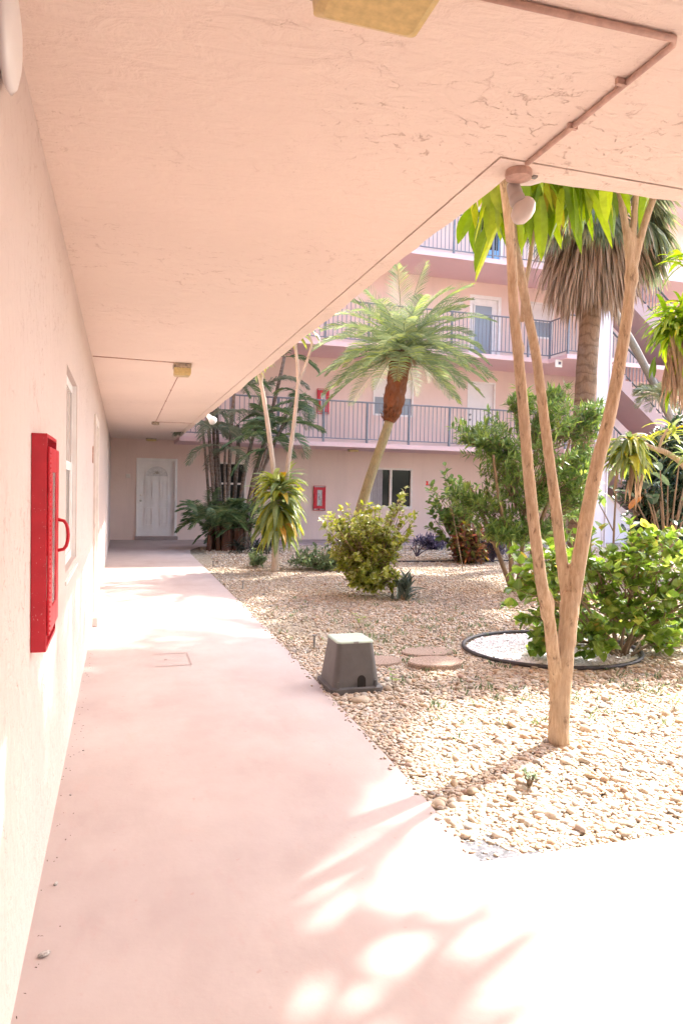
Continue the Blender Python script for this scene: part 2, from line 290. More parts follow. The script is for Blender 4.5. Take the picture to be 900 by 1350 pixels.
# ---------------------------------------------------------------- mesh builder
class MB:
    def __init__(s): s.v = []; s.f = []
    def add(s, vs, fs):
        o = len(s.v); s.v.extend([tuple(x) for x in vs]); s.f.extend([tuple(i+o for i in f) for f in fs]); return s
    def box(s, x0, x1, y0, y1, z0, z1):
        v = [(x, y, z) for z in (z0, z1) for y in (y0, y1) for x in (x0, x1)]
        return s.add(v, [(0, 2, 3, 1), (4, 5, 7, 6), (0, 1, 5, 4), (2, 6, 7, 3), (0, 4, 6, 2), (1, 3, 7, 5)])
    def tube(s, pts, rad, n=8, cap=True, jitter=0.0):
        pts = [Vector(p) for p in pts]; k = len(pts)
        if isinstance(rad, (int, float)): rad = [rad]*k
        vs = []; up = None
        for i, p in enumerate(pts):
            d = (pts[min(i+1, k-1)] - pts[max(i-1, 0)]); d = d.normalized() if d.length > 1e-9 else Vector((0, 0, 1))
            if up is None: up = Vector((1, 0, 0)) if abs(d.x) < 0.8 else Vector((0, 1, 0))
            a = (up - d*up.dot(d)).normalized(); up = a; b = d.cross(a)
            for j in range(n):
                t = 2*PI*j/n; rr = rad[i]*(1 + (rnd.uniform(-jitter, jitter) if jitter else 0))
                vs.append(p + (a*math.cos(t) + b*math.sin(t))*rr)
        fs = [(i*n+j, i*n+(j+1) % n, (i+1)*n+(j+1) % n, (i+1)*n+j) for i in range(k-1) for j in range(n)]
        if cap: fs += [tuple(range(n-1, -1, -1)), tuple((k-1)*n+j for j in range(n))]
        return s.add(vs, fs)
    def lathe(s, c, prof, n=20, axis='Z'):
        vs = []
        for r_, h in prof:
            for j in range(n):
                t = 2*PI*j/n; a, b = r_*math.cos(t), r_*math.sin(t)
                vs.append((c[0]+a, c[1]+b, c[2]+h) if axis == 'Z' else (c[0]+h, c[1]+a, c[2]+b) if axis == 'X' else (c[0]+a, c[1]+h, c[2]+b))
        k = len(prof)
        fs = [(i*n+j, i*n+(j+1) % n, (i+1)*n+(j+1) % n, (i+1)*n+j) for i in range(k-1) for j in range(n)]
        fs += [tuple(range(n-1, -1, -1)), tuple((k-1)*n+j for j in range(n))]
        return s.add(vs, fs)
    def prism(s, poly, z0, z1):
        n = len(poly); v = [(x, y, z0) for x, y in poly] + [(x, y, z1) for x, y in poly]
        return s.add(v, [tuple(range(n-1, -1, -1)), tuple(range(n, 2*n))] + [(i, (i+1) % n, n+(i+1) % n, n+i) for i in range(n)])
    def prism_y(s, poly, y0, y1):          # poly in x,z
        n = len(poly); v = [(x, y0, z) for x, z in poly] + [(x, y1, z) for x, z in poly]
        return s.add(v, [tuple(range(n)), tuple(range(2*n-1, n-1, -1))] + [(i, n+i, n+(i+1) % n, (i+1) % n) for i in range(n)])
    def leaf(s, base, d, length, width, droop=0.5, segs=4, prof='lance', fold=0.25, side=None, twist=0.0):
        d = Vector(d).normalized(); p = Vector(base)
        sd = Vector(side) if side is not None else d.cross(Vector((0, 0, 1)))
        if sd.length < 1e-3: sd = Vector((1, 0, 0))
        sd.normalize(); st = length/segs; vs = []
        if twist: sd = (Matrix.Rotation(twist, 3, d) @ sd)
        for i in range(segs+1):
            t = i/segs
            if prof == 'lance': wd = math.sin(PI*min(1, 0.12+t*0.88))**0.8
            elif prof == 'oval': wd = math.sin(PI*min(1, 0.06+t*0.94))**0.6
            elif prof == 'heart': wd = (math.sin(PI*t**0.55))**0.75 if t < 1 else 0
            else: wd = (1-t)**0.5 if t < 1 else 0.02       # strap
            wd = max(wd, 0.03)*width*0.5
            nn = sd.cross(d).normalized()
            vs += [p - sd*wd + nn*(fold*wd), p.copy(), p + sd*wd + nn*(fold*wd)]
            if i < segs:
                p = p + d*st
                d = (d + Vector((0, 0, -1))*(droop/segs)).normalized()
                sd = (sd - d*sd.dot(d)).normalized()
        fs = []
        for i in range(segs):
            a = i*3; fs += [(a, a+1, a+4, a+3), (a+1, a+2, a+5, a+4)]
        return s.add(vs, fs)
    def build(s, name, mat, parent=None, smooth=False, loc=None):
        me = bpy.data.meshes.new(name); me.from_pydata(s.v, [], s.f); me.materials.append(mat)
        if smooth: me.polygons.foreach_set('use_smooth', [True]*len(me.polygons))
        me.update()
        o = bpy.data.objects.new(name, me); col.objects.link(o)
        if parent is not None: o.parent = parent
        if parent is not None and parent.get('_abs'): o.matrix_parent_inverse = parent.matrix_basis.inverted()
        return o

def tag(o, label=None, cat=None, group=None, kind=None):
    if label: o['label'] = label
    if cat: o['category'] = cat
    if group: o['group'] = group
    if kind: o['kind'] = kind
    return o
def thing(name, loc, label, cat, group=None, absolute=True):
    """Empty at the thing's base; parts are built in world coordinates (absolute) or relative to it"""
    o = bpy.data.objects.new(name, None); col.objects.link(o); o.location = loc; o.empty_display_size = 0.2
    if absolute: o['_abs'] = 1
    return tag(o, label, cat, group)
def copy_tree(o, parent=None):
    c = o.copy(); col.objects.link(c)
    if parent is not None: c.parent = parent
    for ch in [x for x in bpy.data.objects if x.parent == o]: copy_tree(ch, c)
    return c
def bevel(o, wdt=0.004, seg=2):
    m = o.modifiers.new('bevel', 'BEVEL'); m.width = wdt; m.segments = seg; m.limit_method = 'ANGLE'; return o

# ================================================================ SETTING
gm = MB(); gm.add([(-150, -150, -0.14), (150, -150, -0.14), (150, 150, -0.14), (-150, 150, -0.14)], [(0, 1, 2, 3)])
tag(gm.build('ground', M['soil']), kind='structure')
b = MB(); b.add([(1.2, 2.2, -0.03), (24, 2.2, -0.03), (24, 17.6, -0.03), (1.2, 17.6, -0.03)], [(0, 1, 2, 3)])
tag(b.build('garden_bed', M['gravelbed']), kind='structure')
# walkway: corridor + front passage + walk under the far balcony, one slab with a gently worn edge
EDGE = [(1.352, 2.44), (1.385, 3.4), (1.402, 4.8), (1.425, 6.4), (1.430, 8.0), (1.418, 9.9), (1.41, 12.5), (1.40, 15.2), (1.47, 16.1), (1.75, 16.9), (2.4, 17.35)]
poly = [(-0.27, -7.0), (14, -7.0), (14, 2.43), (2.3, 2.435)] + EDGE + [(2.4, 19.1), (-0.27, 19.1)]
poly = poly[:-2-1] + [(2.4, 17.35), (2.4, 17.5), (-0.27, 17.5)] if False else poly
M['path'] = simple('grey pink path shade tint', (0.36, 0.285, 0.28), 0.8, var=0.15, scale=3)  # greyer tint stands in for shade on the walk under the balcony
wk = MB().prism(poly, -0.16, 0.0).build('walkway', M['walk']); tag(wk, kind='structure')
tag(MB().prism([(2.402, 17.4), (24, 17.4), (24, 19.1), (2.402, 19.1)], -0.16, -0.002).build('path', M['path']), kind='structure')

# ---- near wing of the building: wall, slab overhead, upper storeys
near = thing('apartment_building', (-0.27, 8, 0), 'peach stucco wing over the covered walkway, rough textured ceiling and left wall', 'building')
WX = -0.27
WIN = (3.86, 4.76, 0.985, 2.05)       # near window y0 y1 z0 z1
DR = (7.55, 8.55, 0.10, 2.12)         # doorway along the left wall
wm = MB(); T = 0.25
def wall_x(y0, y1, z0, z1): wm.box(WX-T, WX, y0, y1, z0, z1)
wall_x(-7, WIN[0], -0.1, 2.62); wall_x(WIN[1], DR[0], -0.1, 2.62); wall_x(DR[1], 19.1, -0.1, 2.62)
wall_x(WIN[0], WIN[1], -0.1, WIN[2]); wall_x(WIN[0], WIN[1], WIN[3], 2.62); wall_x(DR[0], DR[1], DR[3], 2.62); wall_x(DR[0], DR[1], -0.1, 0.10)
wm.build('wall', M['wall'], near)
um = MB()
for z in (5.04, 7.6, 10.2): um.box(WX-0.02, 1.33, -8, 19.0, z, z+0.13); um.box(1.33, 14, -8, 2.3, z, z+0.13)
um.box(WX-6, WX-0.03, -8, 19.1, 2.75, 10.4)
um.build('upper_storeys', M['facade'], near)
# ceiling slab with an uneven plastered rim; a drip groove runs inside the rim
def strip(pts_out, z0, z1, inner):
    pass
sl = MB(); rr = random.Random(3)
ys = [2.35 + i*0.12 for i in range(int((19.1-2.35)/0.12)+1)] + [19.1]
rim_y = [(1.33 + rr.uniform(-0.006, 0.006) + 0.006*math.sin(y*3.1), y) for y in ys]
xs = [1.36 + i*0.12 for i in range(105)]
rim_x = [(x, 2.35 - 0.035*min(1, (x-1.33)/0.8) + rr.uniform(-0.006, 0.006)) for x in xs]
IN = 0.10
inner = [(WX, -8), (14, -8), (14, 2.32-IN)] + [(1.33-IN, 2.32-IN)] + [(1.33-IN, 19.1), (WX, 19.1)]
sl.prism(inner, 2.60, 2.75)
rim = [(1.33-IN+0.006, 19.1), (1.33-IN+0.006, 2.32-IN+0.006), (14, 2.32-IN+0.006), (14, 2.31)] + list(reversed(rim_x)) + rim_y
sl.prism(rim, 2.597, 2.748)
ce = sl.build('ceiling', M['ceiling'], near)
# passage walls well behind the camera side
MB().box(4.5, 14, -7.2, -6.9, -0.1, 2.6).build('passage_wall', M['wall'], near)
# window in the left wall: deep reveal, white frame, two sashes, sloped sill
y0, y1, z0, z1 = WIN; fx = WX-0.028
fr = MB()
fr.box(fx-0.05, fx, y0, y0+0.045, z0, z1); fr.box(fx-0.05, fx, y1-0.045, y1, z0, z1)
fr.box(fx-0.05, fx, y0+0.045, y1-0.045, z0, z0+0.05); fr.box(fx-0.05, fx, y0+0.045, y1-0.045, z1-0.05, z1)
wroot = MB()
wnd = fr.build('window', M['white'], near)
MB().box(fx-0.045, fx-0.004, y0+0.045, y1-0.045, 1.525, 1.575).build('meeting_rail', M['white'], wnd)
sash = MB(); sash.box(fx-0.04, fx-0.006, y1-0.095, y1-0.045, z0+0.05, 1.525); sash.box(fx-0.04, fx-0.006, y0+0.045, y0+0.095, z0+0.05, 1.525); sash.box(fx-0.04, fx-0.006, y0+0.095, y1-0.095, z0+0.05, z0+0.10)
sash.build('sash', M['white'], wnd)
MB().box(fx-0.034, fx-0.012, y0+0.10, y1-0.10, z0+0.10, 1.525).build('pane', simple('dim window glass', (0.16, 0.14, 0.13), 0.15, var=0.05, scale=2), wnd)
MB().box(fx-0.028, fx-0.010, y0+0.05, y1-0.05, 1.576, z1-0.05).build('pane', simple('pink reflection glass', (0.45, 0.38, 0.34), 0.2, var=0.05, scale=2), wnd)  # upper pane carries a pinkish reflection painted into its colour
rev = MB(); rev.box(fx-0.06, WX-0.004, y1-0.003, y1+0.02, z0, z1)
rev.add([(fx-0.06, y0-0.02, z0-0.06), (WX+0.008, y0-0.02, z0-0.06), (WX+0.008, y0-0.02, z0-0.04), (fx-0.06, y0-0.02, z0+0.004), (fx-0.06, y1+0.02, z0-0.06), (WX+0.008, y1+0.02, z0-0.06), (WX+0.008, y1+0.02, z0-0.04), (fx-0.06, y1+0.02, z0+0.004)],
        [(0, 1, 2, 3), (7, 6, 5, 4), (3, 2, 6, 7), (2, 1, 5, 6), (0, 3, 7, 4), (0, 4, 5, 1)])
rev.build('sill', M['white'], wnd)
# doorway in the left wall with raised threshold
y0, y1, z0, z1 = DR
dd = MB().box(WX-0.11, WX-0.06, y0+0.06, y1-0.06, z0, z1-0.06).build('door', M['doorwhite'], near)
f = MB(); f.box(WX-0.1, WX+0.022, y0-0.03, y0+0.06, z0+0.05, z1+0.02); f.box(WX-0.1, WX+0.022, y1-0.06, y1+0.03, z0+0.05, z1+0.02); f.box(WX-0.1, WX+0.02, y0+0.06, y1-0.06, z1-0.06, z1+0.02)
f.build('door_frame', M['offwhite'], dd)
bevel(MB().box(WX-0.12, WX+0.055, y0-0.04, y1+0.04, 0.0, 0.10).build('threshold', M['walk'], dd), 0.015)
MB().lathe((WX-0.06, y0+0.14, 1.02), [(0.012, 0), (0.012, 0.03), (0.028, 0.04), (0.028, 0.07), (0.012, 0.085)], 12, 'X').build('knob', M['chrome'], dd)

# ---- far wing: facade, three balcony slabs, railings, doors and windows
FY = 19.1; BY = 17.4
far = thing('apartment_building', (8, FY, 0), 'pink apartment block facing the garden, grey railed balconies on three floors', 'building')
OPEN = []   # x0 x1 z0 z1 for openings in the facade
W_g = (6.69, 8.03, 0.88, 2.05); W_gl = (2.35, 3.20, 0.95, 2.08); W_2 = (6.77, 8.00, 3.53, 4.58); W_3 = (11.69, 12.55, 6.12, 7.2)
D_g = (0.36, 1.39, 0.10, 2.12); D_2 = (9.72, 10.64, 2.66, 4.68); D_3 = (9.72, 10.75, 5.2, 7.22); D_4 = (9.82, 10.75, 7.76, 9.78)
D_3b = (13.6, 14.3, 5.2, 7.1)
cells = [W_g, W_gl, W_2, W_3, D_g, D_2, D_3, D_4, D_3b]
fm = MB()
zb = sorted(set([-0.1, 10.4] + [c[2] for c in cells] + [c[3] for c in cells]))
for za, zc in zip(zb[:-1], zb[1:]):
    zmid = (za+zc)/2; cut = sorted([(c[0], c[1]) for c in cells if c[2] < zmid < c[3]]); x = -6.2
    for a, b2 in cut:
        fm.box(x, a, FY, FY+0.25, za, zc); x = b2
    fm.box(x, 26, FY, FY+0.25, za, zc)
fm.box(-6.2, 26, FY+0.28, FY+8, -0.1, 10.4)
fm.build('wall', M['facade'], far)
LX0, LX1, LY = 11.34, 18.5, 16.55       # landing by the stair stands forward of the balcony
def slab(z0, z1):
    m = MB()
    pl = [(1.30, FY), (1.30, BY)] + [(1.4 + i*0.25, BY + rr.uniform(-0.006, 0.006)) for i in range(40)] + [(LX0, BY), (LX0, LY), (13.0, LY), (13.0, 17.0), (LX1, 17.0), (LX1, FY)]
    return m.prism(pl, z0, z1)
for z0, z1 in ((2.50, 2.615), (5.04, 5.16), (7.60, 7.725), (10.2, 10.4)):
    slab(z0, z1).build('balcony_slab', M['slabpink'], far)
def railing(z, x0=1.45, posts=None):
    h = 1.05; yr = BY+0.05
    m = MB(); 
    runs = [((x0, yr), (LX0+0.05, yr)), ((LX0+0.05, yr), (LX0+0.05, LY+0.05)), ((LX0+0.05, LY+0.05), (12.1, LY+0.05))]
    for (xa, ya), (xb, yb) in runs:
        L = math.hypot(xb-xa, yb-ya); dx, dy = (xb-xa)/L, (yb-ya)/L
        m.tube([(xa, ya, z+h), (xb, yb, z+h)], 0.022, 6); m.tube([(xa, ya, z+0.10), (xb, yb, z+0.10)], 0.016, 6)
        n = int(L/0.116)
        for i in range(1, n):
            x, y = xa+dx*L*i/n, ya+dy*L*i/n; m.box(x-0.008, x+0.008, y-0.008, y+0.008, z+0.10, z+h)
    ro = m.build('railing', M['metalgrey'], far)
    px = [3.71+1.165*i for i in range(-1, 7)] + [LX0+0.05]
    for x in px:
        MB().box(x-0.025, x+0.025, yr-0.025, yr+0.025, z, z+h+0.012).build('post', M['metalgrey'], ro)
    for x, y in ((LX0+0.05, LY+0.05), (12.05, LY+0.05)):
        MB().box(x-0.025, x+0.025, y-0.025, y+0.025, z, z+h+0.012).build('post', M['metalgrey'], ro)
for z in (2.615, 5.16, 7.725): railing(z)
def far_door(c, panelmat, frame=0.05, fan=False, screen=None):
    x0, x1, z0, z1 = c
    d = MB().box(x0+frame, x1-frame, FY+0.05, FY+0.09, z0, z1-frame).build('door', panelmat, far)
    f = MB(); f.box(x0, x0+frame, FY-0.02, FY+0.1, z0, z1); f.box(x1-frame, x1, FY-0.02, FY+0.1, z0, z1); f.box(x0+frame, x1-frame, FY-0.02, FY+0.1, z1-frame, z1)
    f.build('door_frame', M['white'], d)
    return d
d = far_door(D_g, M['doorwhite'], 0.06); d['label'] = 'white panelled door with arched fanlight'
x0, x1, z0, z1 = D_g; cx = (x0+x1)/2
def ring_panel(m, xa, xb, za, zb, y, t=0.03, dp=0.022):
    m.box(xa, xb, y-dp, y+0.005, za, za+t); m.box(xa, xb, y-dp, y+0.005, zb-t, zb); m.box(xa, xa+t, y-dp, y+0.005, za+t, zb-t); m.box(xb-t, xb, y-dp, y+0.005, za+t, zb-t)
yd = FY+0.05
for xa, xb in ((cx-0.30, cx-0.09), (cx+0.09, cx+0.30)):
    for za, zb2 in ((0.36, 0.84), (1.03, 1.56)):
        m = MB(); ring_panel(m, xa, xb, za, zb2, yd); m.box(xa+0.06, xb-0.06, yd-0.016, yd+0.004, za+0.06, zb2-0.06); m.build('raised_panel', M['doorwhite'], d)
fanm = MB(); n = 16; ro_, ri_ = 0.30, 0.275; zc = 1.66
arc = lambda r_, k: (cx+r_*math.cos(PI*k/n), zc+r_*0.92*math.sin(PI*k/n))
for k in range(n):
    a, b2, c2, e2 = arc(ri_, k), arc(ro_, k), arc(ro_, k+1), arc(ri_, k+1); fanm.prism_y([a, b2, c2, e2], yd-0.026, yd+0.003)
fanm.box(cx-0.30, cx+0.30, yd-0.017, yd+0.002, zc-0.028, zc)
fl = fanm.build('fanlight', M['doorwhite'], d)
pm = MB().prism_y([arc(ri_, k) for k in range(n+1)], yd-0.006, yd+0.002); pm.build('pane', simple('frosted fanlight glass', (0.62, 0.60, 0.60), 0.3, var=0.1, scale=25), d)
orn = MB()
for a in (-0.9, -0.35, 0.35, 0.9, 1.5, -1.5):
    orn.tube([(cx, yd-0.008, zc+0.06), (cx+0.05*math.sin(a), yd-0.009, zc+0.06+0.07*math.cos(a)), (cx+0.10*math.sin(a), yd-0.008, zc+0.05+0.09*math.cos(a))], [0.004, 0.008, 0.003], 5)
orn.build('glass_ornament', M['lampbase'], d)
MB().lathe((x0+0.12, yd, 1.02), [(0.03, 0), (0.03, -0.02), (0.012, -0.03), (0.012, -0.05), (0.028, -0.06), (0.02, -0.09)], 12, 'Y').build('handle', M['chrome'], d)
MB().lathe((x0+0.12, yd, 1.16), [(0.028, 0), (0.026, -0.025), (0.01, -0.028)], 12, 'Y').build('deadbolt', M['offwhite'], d)
bevel(MB().box(x0-0.03, x1+0.03, FY-0.06, FY+0.2, 0.0, 0.095).build('threshold', M['hatch'], d), 0.015)
d = far_door(D_2, M['doorwhite'])
for z in (3.55, 3.70): MB().lathe((D_2[0]+0.11, FY+0.05, z), [(0.03, 0), (0.03, -0.03), (0.03, -0.07), (0.015, -0.08)], 10, 'Y').build('handle', M['steel'], d)
def shuttered_window(c, zmid):
    x0, x1, z0, z1 = c; m = MB()
    m.box(x0, x0+0.05, FY-0.02, FY+0.08, z0, z1); m.box(x1-0.05, x1, FY-0.02, FY+0.08, z0, z1); m.box(x0+0.05, x1-0.05, FY-0.02, FY+0.08, z1-0.05, z1); m.box(x0+0.05, x1-0.05, FY-0.02, FY+0.08, z0, z0+0.05)
    wo = m.build('window', M['white'], far)
    MB().box(x0+0.05, x1-0.05, FY+0.02, FY+0.06, zmid, z1-0.05).build('shutter', M['doorwhite'], wo)
    MB().box(x0+0.05, x1-0.05, FY+0.04, FY+0.06, z0+0.05, zmid).build('pane', M['greyglass'], wo)
shuttered_window(W_2, 4.06); shuttered_window(W_3, 6.62)
d = far_door(D_3, M['white'], 0.10)
MB().box(9.90, 10.46, FY+0.02, FY+0.045, 5.22, 6.92).build('screen_panel', M['greyglass'], d)
m = MB(); m.box(9.86, 9.90, FY+0.0, FY+0.048, 5.22, 6.96); m.box(10.46, 10.50, FY+0.0, FY+0.048, 5.22, 6.96); m.box(9.90, 10.46, FY+0.0, FY+0.048, 6.92, 6.96); m.build('screen_frame', M['white'], d)
d = far_door(D_4, M['blueglass'], 0.08); d['label'] = 'blue glazed door'
MB().box(9.95, 10.62, FY+0.03, FY+0.06, 8.6, 9.65).build('pane', M['glass'], d)
d = far_door(D_3b, M['greyglass'], 0.05)
# ground floor windows
x0, x1, z0, z1 = W_g; m = MB(); fw = 0.055
m.box(x0, x0+fw, FY-0.02, FY+0.08, z0, z1); m.box(x1-fw, x1, FY-0.02, FY+0.08, z0, z1); m.box(x0+fw, x1-fw, FY-0.02, FY+0.08, z1-fw, z1); m.box(x0+fw, x1-fw, FY-0.02, FY+0.08, z0, z0+fw+0.02)
wo = m.build('window', M['offwhite'], far); wo['label'] = 'sliding window with white frame'
MB().box((x0+x1)/2-0.03, (x0+x1)/2+0.04, FY-0.012, FY+0.05, z0+fw+0.02, z1-fw).build('mullion', M['offwhite'], wo)
MB().box(x0+fw, x1-fw, FY+0.05, FY+0.06, z0+0.07, z1-fw).build('pane', M['glass'], wo)
m = MB()
for i in range(7): m.box(x0+fw+i*0.055, x0+fw+i*0.055+0.05, FY+0.035+0.006*(i % 2), FY+0.045, z0+0.08, z1-fw)
m.build('blind', M['blind'], wo)
x0, x1, z0, z1 = W_gl; m = MB()
m.box(x0, x0+0.05, FY-0.02, FY+0.08, z0, z1); m.box(x1-0.05, x1, FY-0.02, FY+0.08, z0, z1); m.box(x0+0.05, x1-0.05, FY-0.02, FY+0.08, z1-0.05, z1); m.box(x0+0.05, x1-0.05, FY-0.02, FY+0.08, z0, z0+0.05); m.box(x0+0.05, x1-0.05, FY-0.015, FY+0.05, 1.48, 1.53)
wo = m.build('window', M['offwhite'], far)
MB().box(x0+0.05, x1-0.05, FY+0.055, FY+0.065, z0+0.05, z1-0.05).build('pane', M['glass'], wo)
# column and stair
COLX, COLY = 12.42, 16.62
cm = MB(); cm.box(COLX-0.22, COLX+0.22, COLY-0.22, COLY+0.22, -0.1, 10.3)
cm.build('column', M['lilac'], far)
MB().box(COLX+0.15, COLX+0.19, COLY-0.26, COLY-0.222, 0.0, 10.2).build('downpipe', M['lilac'], far)
stair = thing('staircase', (15, 17.6, 0), 'pink concrete stair with dark handrails behind the lilac column at the far right', 'staircase')
RISE, RUN = 2.545, 3.25; NS = 15; SX = 12.95
def flight(ztop, steps=NS):
    m = MB(); up = []; y0, y1 = 17.02, 18.3
    pr = []
    for i in range(steps):
        x = SX + RUN*i/NS; z = ztop - RISE*i/NS
        pr += [(x, z), (x+RUN/NS, z)]
    xe = SX+RUN*steps/NS; ze = ztop-RISE*steps/NS
    pr += [(xe, ze)] if ze > -0.02 else []
    pr += [(xe, max(ze-0.30, -0.05)), (SX, ztop-0.36)]
    m.prism_y(list(reversed(pr)), y0, y1)
    return m
for zt in (2.60, 5.145, 7.71):
    fo = flight(zt).build('flight', M['stairshade'], stair)
    rm = MB()
    for yy in (17.06,):
        sl_ = RISE/RUN
        rm.tube([(SX+0.1, yy, zt+0.92), (SX+RUN, yy, zt+0.92-sl_*RUN)], 0.03, 6)
        rm.tube([(SX+0.1, yy, zt+0.12), (SX+RUN, yy, zt+0.12-sl_*RUN)], 0.022, 6)
    rm.build('handrail', M['darkrail'], fo)
    bm_ = MB()
    for i in range(28):
        x = SX+0.12+RUN*i/28; z = zt-sl_*(x-SX); bm_.box(x-0.009, x+0.009, 17.05, 17.07, z+0.08, z+0.93)
    bm_.build('balusters', M['metalgrey'], fo)
MB().box(SX+0.02, 20.5, 17.9, 18.0, 0, 0.4).build('landing_kerb', M['lilac'], stair)
m = MB(); m.prism_y([(12.66, 0.0), (14.9, 0.0), (13.0, 1.95), (12.66, 1.95)], 17.6, 17.7); m.build('spandrel_wall', M['lilac'], stair)
for zt in (2.615, 5.16, 7.725):
    rm = MB(); rm.tube([(16.3, 17.05, zt+1.0), (18.4, 17.05, zt+1.0)], 0.022, 6); rm.tube([(16.3, 17.05, zt+0.1), (18.4, 17.05, zt+0.1)], 0.018, 6)
    for i in range(18): rm.box(16.3+i*0.118-0.008, 16.3+i*0.118+0.008, 17.042, 17.058, zt, zt+1.0)
    rm.build('landing_railing', M['metalgrey'], stair)

# ================================================================ PEBBLES (stuff)
def ico(sub):
    bm = bmesh.new(); bmesh.ops.create_icosphere(bm, subdivisions=sub, radius=1.0)
    v = np.array([x.co[:] for x in bm.verts]); f = np.array([[y.index for y in x.verts] for x in bm.faces]); bm.free(); return v, f
def scatter_pebbles(name, XY, size, mat, sub, zbase, zvar=0.015, flat=(0.45, 0.75)):
    tv, tf = ico(sub); n = len(XY); nv = len(tv)
    variants = []
    for k in range(12):
        dirs = nrng.normal(size=(5, 3)); dirs /= np.linalg.norm(dirs, axis=1)[:, None]
        bumpv = 1 + 0.16*np.sin(2.2*tv@dirs[0]*1.3 + k) + 0.10*np.sin(3*tv@dirs[1] + 2*k)
        variants.append(tv*bumpv[:, None])
    variants = np.array(variants)
    vi = nrng.integers(0, 12, n); s = size*np.exp(nrng.normal(0, 0.28, n))
    sx = s*nrng.uniform(0.95, 1.35, n); sy = s*nrng.uniform(0.65, 0.95, n); sz = s*nrng.uniform(*flat, n)
    V = variants[vi]*np.stack([sx, sy, sz], 1)[:, None, :]
    a = nrng.uniform(0, 2*PI, n); tl = nrng.normal(0, 0.28, n)
    c, s_ = np.cos(tl)[:, None], np.sin(tl)[:, None]
    y = V[:, :, 1]*c - V[:, :, 2]*s_; z = V[:, :, 1]*s_ + V[:, :, 2]*c
    x = V[:, :, 0]; c, s_ = np.cos(a)[:, None], np.sin(a)[:, None]
    P = np.stack([x*c - y*s_ + XY[:, 0:1], x*s_ + y*c + XY[:, 1:2], z + (zbase + nrng.uniform(0, zvar, n))[:, None]], 2).reshape(-1, 3)
    F = (tf[None] + (np.arange(n)*nv)[:, None, None]).reshape(-1, 3)
    me = bpy.data.meshes.new(name); me.vertices.add(len(P)); me.vertices.foreach_set('co', P.astype(np.float32).ravel())
    me.loops.add(F.size); me.loops.foreach_set('vertex_index', F.astype(np.int32).ravel())
    me.polygons.add(len(F)); me.polygons.foreach_set('loop_start', np.arange(0, F.size, 3, dtype=np.int32)); 
    me.update(calc_edges=True); me.polygons.foreach_set('use_smooth', np.ones(len(F), bool)); me.materials.append(mat); me.validate()
    o = bpy.data.objects.new(name, me); col.objects.link(o); return o
ex = np.array([e[0] for e in EDGE[:8]]); ey = np.array([e[1] for e in EDGE[:8]])
# white-stone bed outline (the black edging follows it)
RC = (3.80, 5.66); RA, RB = 0.80, 0.72
def in_ring(x, y): return ((x-RC[0])/RA)**2 + ((y-RC[1])/RB)**2 < 1.0
def gen(n, ya, yb, dmax=0.98):
    Y = nrng.uniform(ya**2, yb**2, n)**0.5; X = nrng.uniform(0, 1, n)*(dmax*Y+0.5-1.33)+1.36
    ok = (X > np.interp(Y, ey, ex)+0.008) & (Y > 2.45 + 0.0*X) & ~in_ring(X, Y)
    ok &= ~((X < 1.62-(Y-2.44)*0.9+nrng.normal(0, 0.03, n)) & (Y < 2.66+nrng.normal(0, 0.03, n)) & (nrng.uniform(size=n) < 0.94))
    # sandy, thinner patches further in
    return np.stack([X[ok], Y[ok]], 1)
peb = []
near_xy = np.concatenate([gen(30000, 2.45, 4.3), gen(30000, 4.3, 6.0)]); o = scatter_pebbles('gravel', near_xy, 0.0122, M['pebble'], 2, -0.024, 0.016, (0.40, 0.65)); tag(o, kind='stuff', label='cream river pebbles covering the near garden bed', cat='gravel')
mid_xy = gen(85000, 5.9, 13.2); mk = np.sin(mid_xy[:, 0]*1.9+1.0)*np.cos(mid_xy[:, 1]*1.3+0.4) + 0.6*np.sin(mid_xy[:, 0]*4.1+mid_xy[:, 1]*2.7); mid_xy = mid_xy[nrng.uniform(size=len(mid_xy)) < np.clip(1.05-0.75*mk, 0.18, 1)]; o = scatter_pebbles('gravel', mid_xy, 0.0138, M['pebble'], 1, -0.028, 0.014); tag(o, kind='stuff', label='smaller tan gravel spread between the shrubs further back', cat='gravel')
far_xy = gen(30000, 13.0, 17.3); far_xy = far_xy[far_xy[:, 0] > 1.75]; o = scatter_pebbles('gravel', far_xy, 0.018, M['pebble'], 1, -0.028, 0.016); tag(o, kind='stuff', label='distant gravel at the foot of the pink block', cat='gravel')
big = gen(800, 2.5, 5.2); o = scatter_pebbles('gravel', big, 0.021, M['pebble'], 2, -0.012, 0.012); tag(o, kind='stuff', label='larger rounded stones lying among the near pebbles', cat='gravel')
ang = nrng.uniform(0, 2*PI, 9000); rad_ = nrng.uniform(0, 1, 9000)**0.5*0.97
ring_xy = np.stack([RC[0]+RA*rad_*np.cos(ang), RC[1]+RB*rad_*np.sin(ang)], 1)
o = scatter_pebbles('white_gravel', ring_xy, 0.012, M['whitepebble'], 1, -0.015, 0.012); tag(o, kind='stuff', label='white stone chips filling the bed inside the black edging', cat='gravel')
# bare ground cloth at the corner of the bed
cl = MB(); cl.prism([(1.345, 2.44), (1.75, 2.445), (1.80, 2.52), (1.62, 2.60), (1.50, 2.78), (1.375, 2.82)], -0.02, -0.012)
tag(cl.build('ground_cloth', M['fabric']), 'bare grey ground cloth showing at the corner of the pebble bed', 'ground cloth')
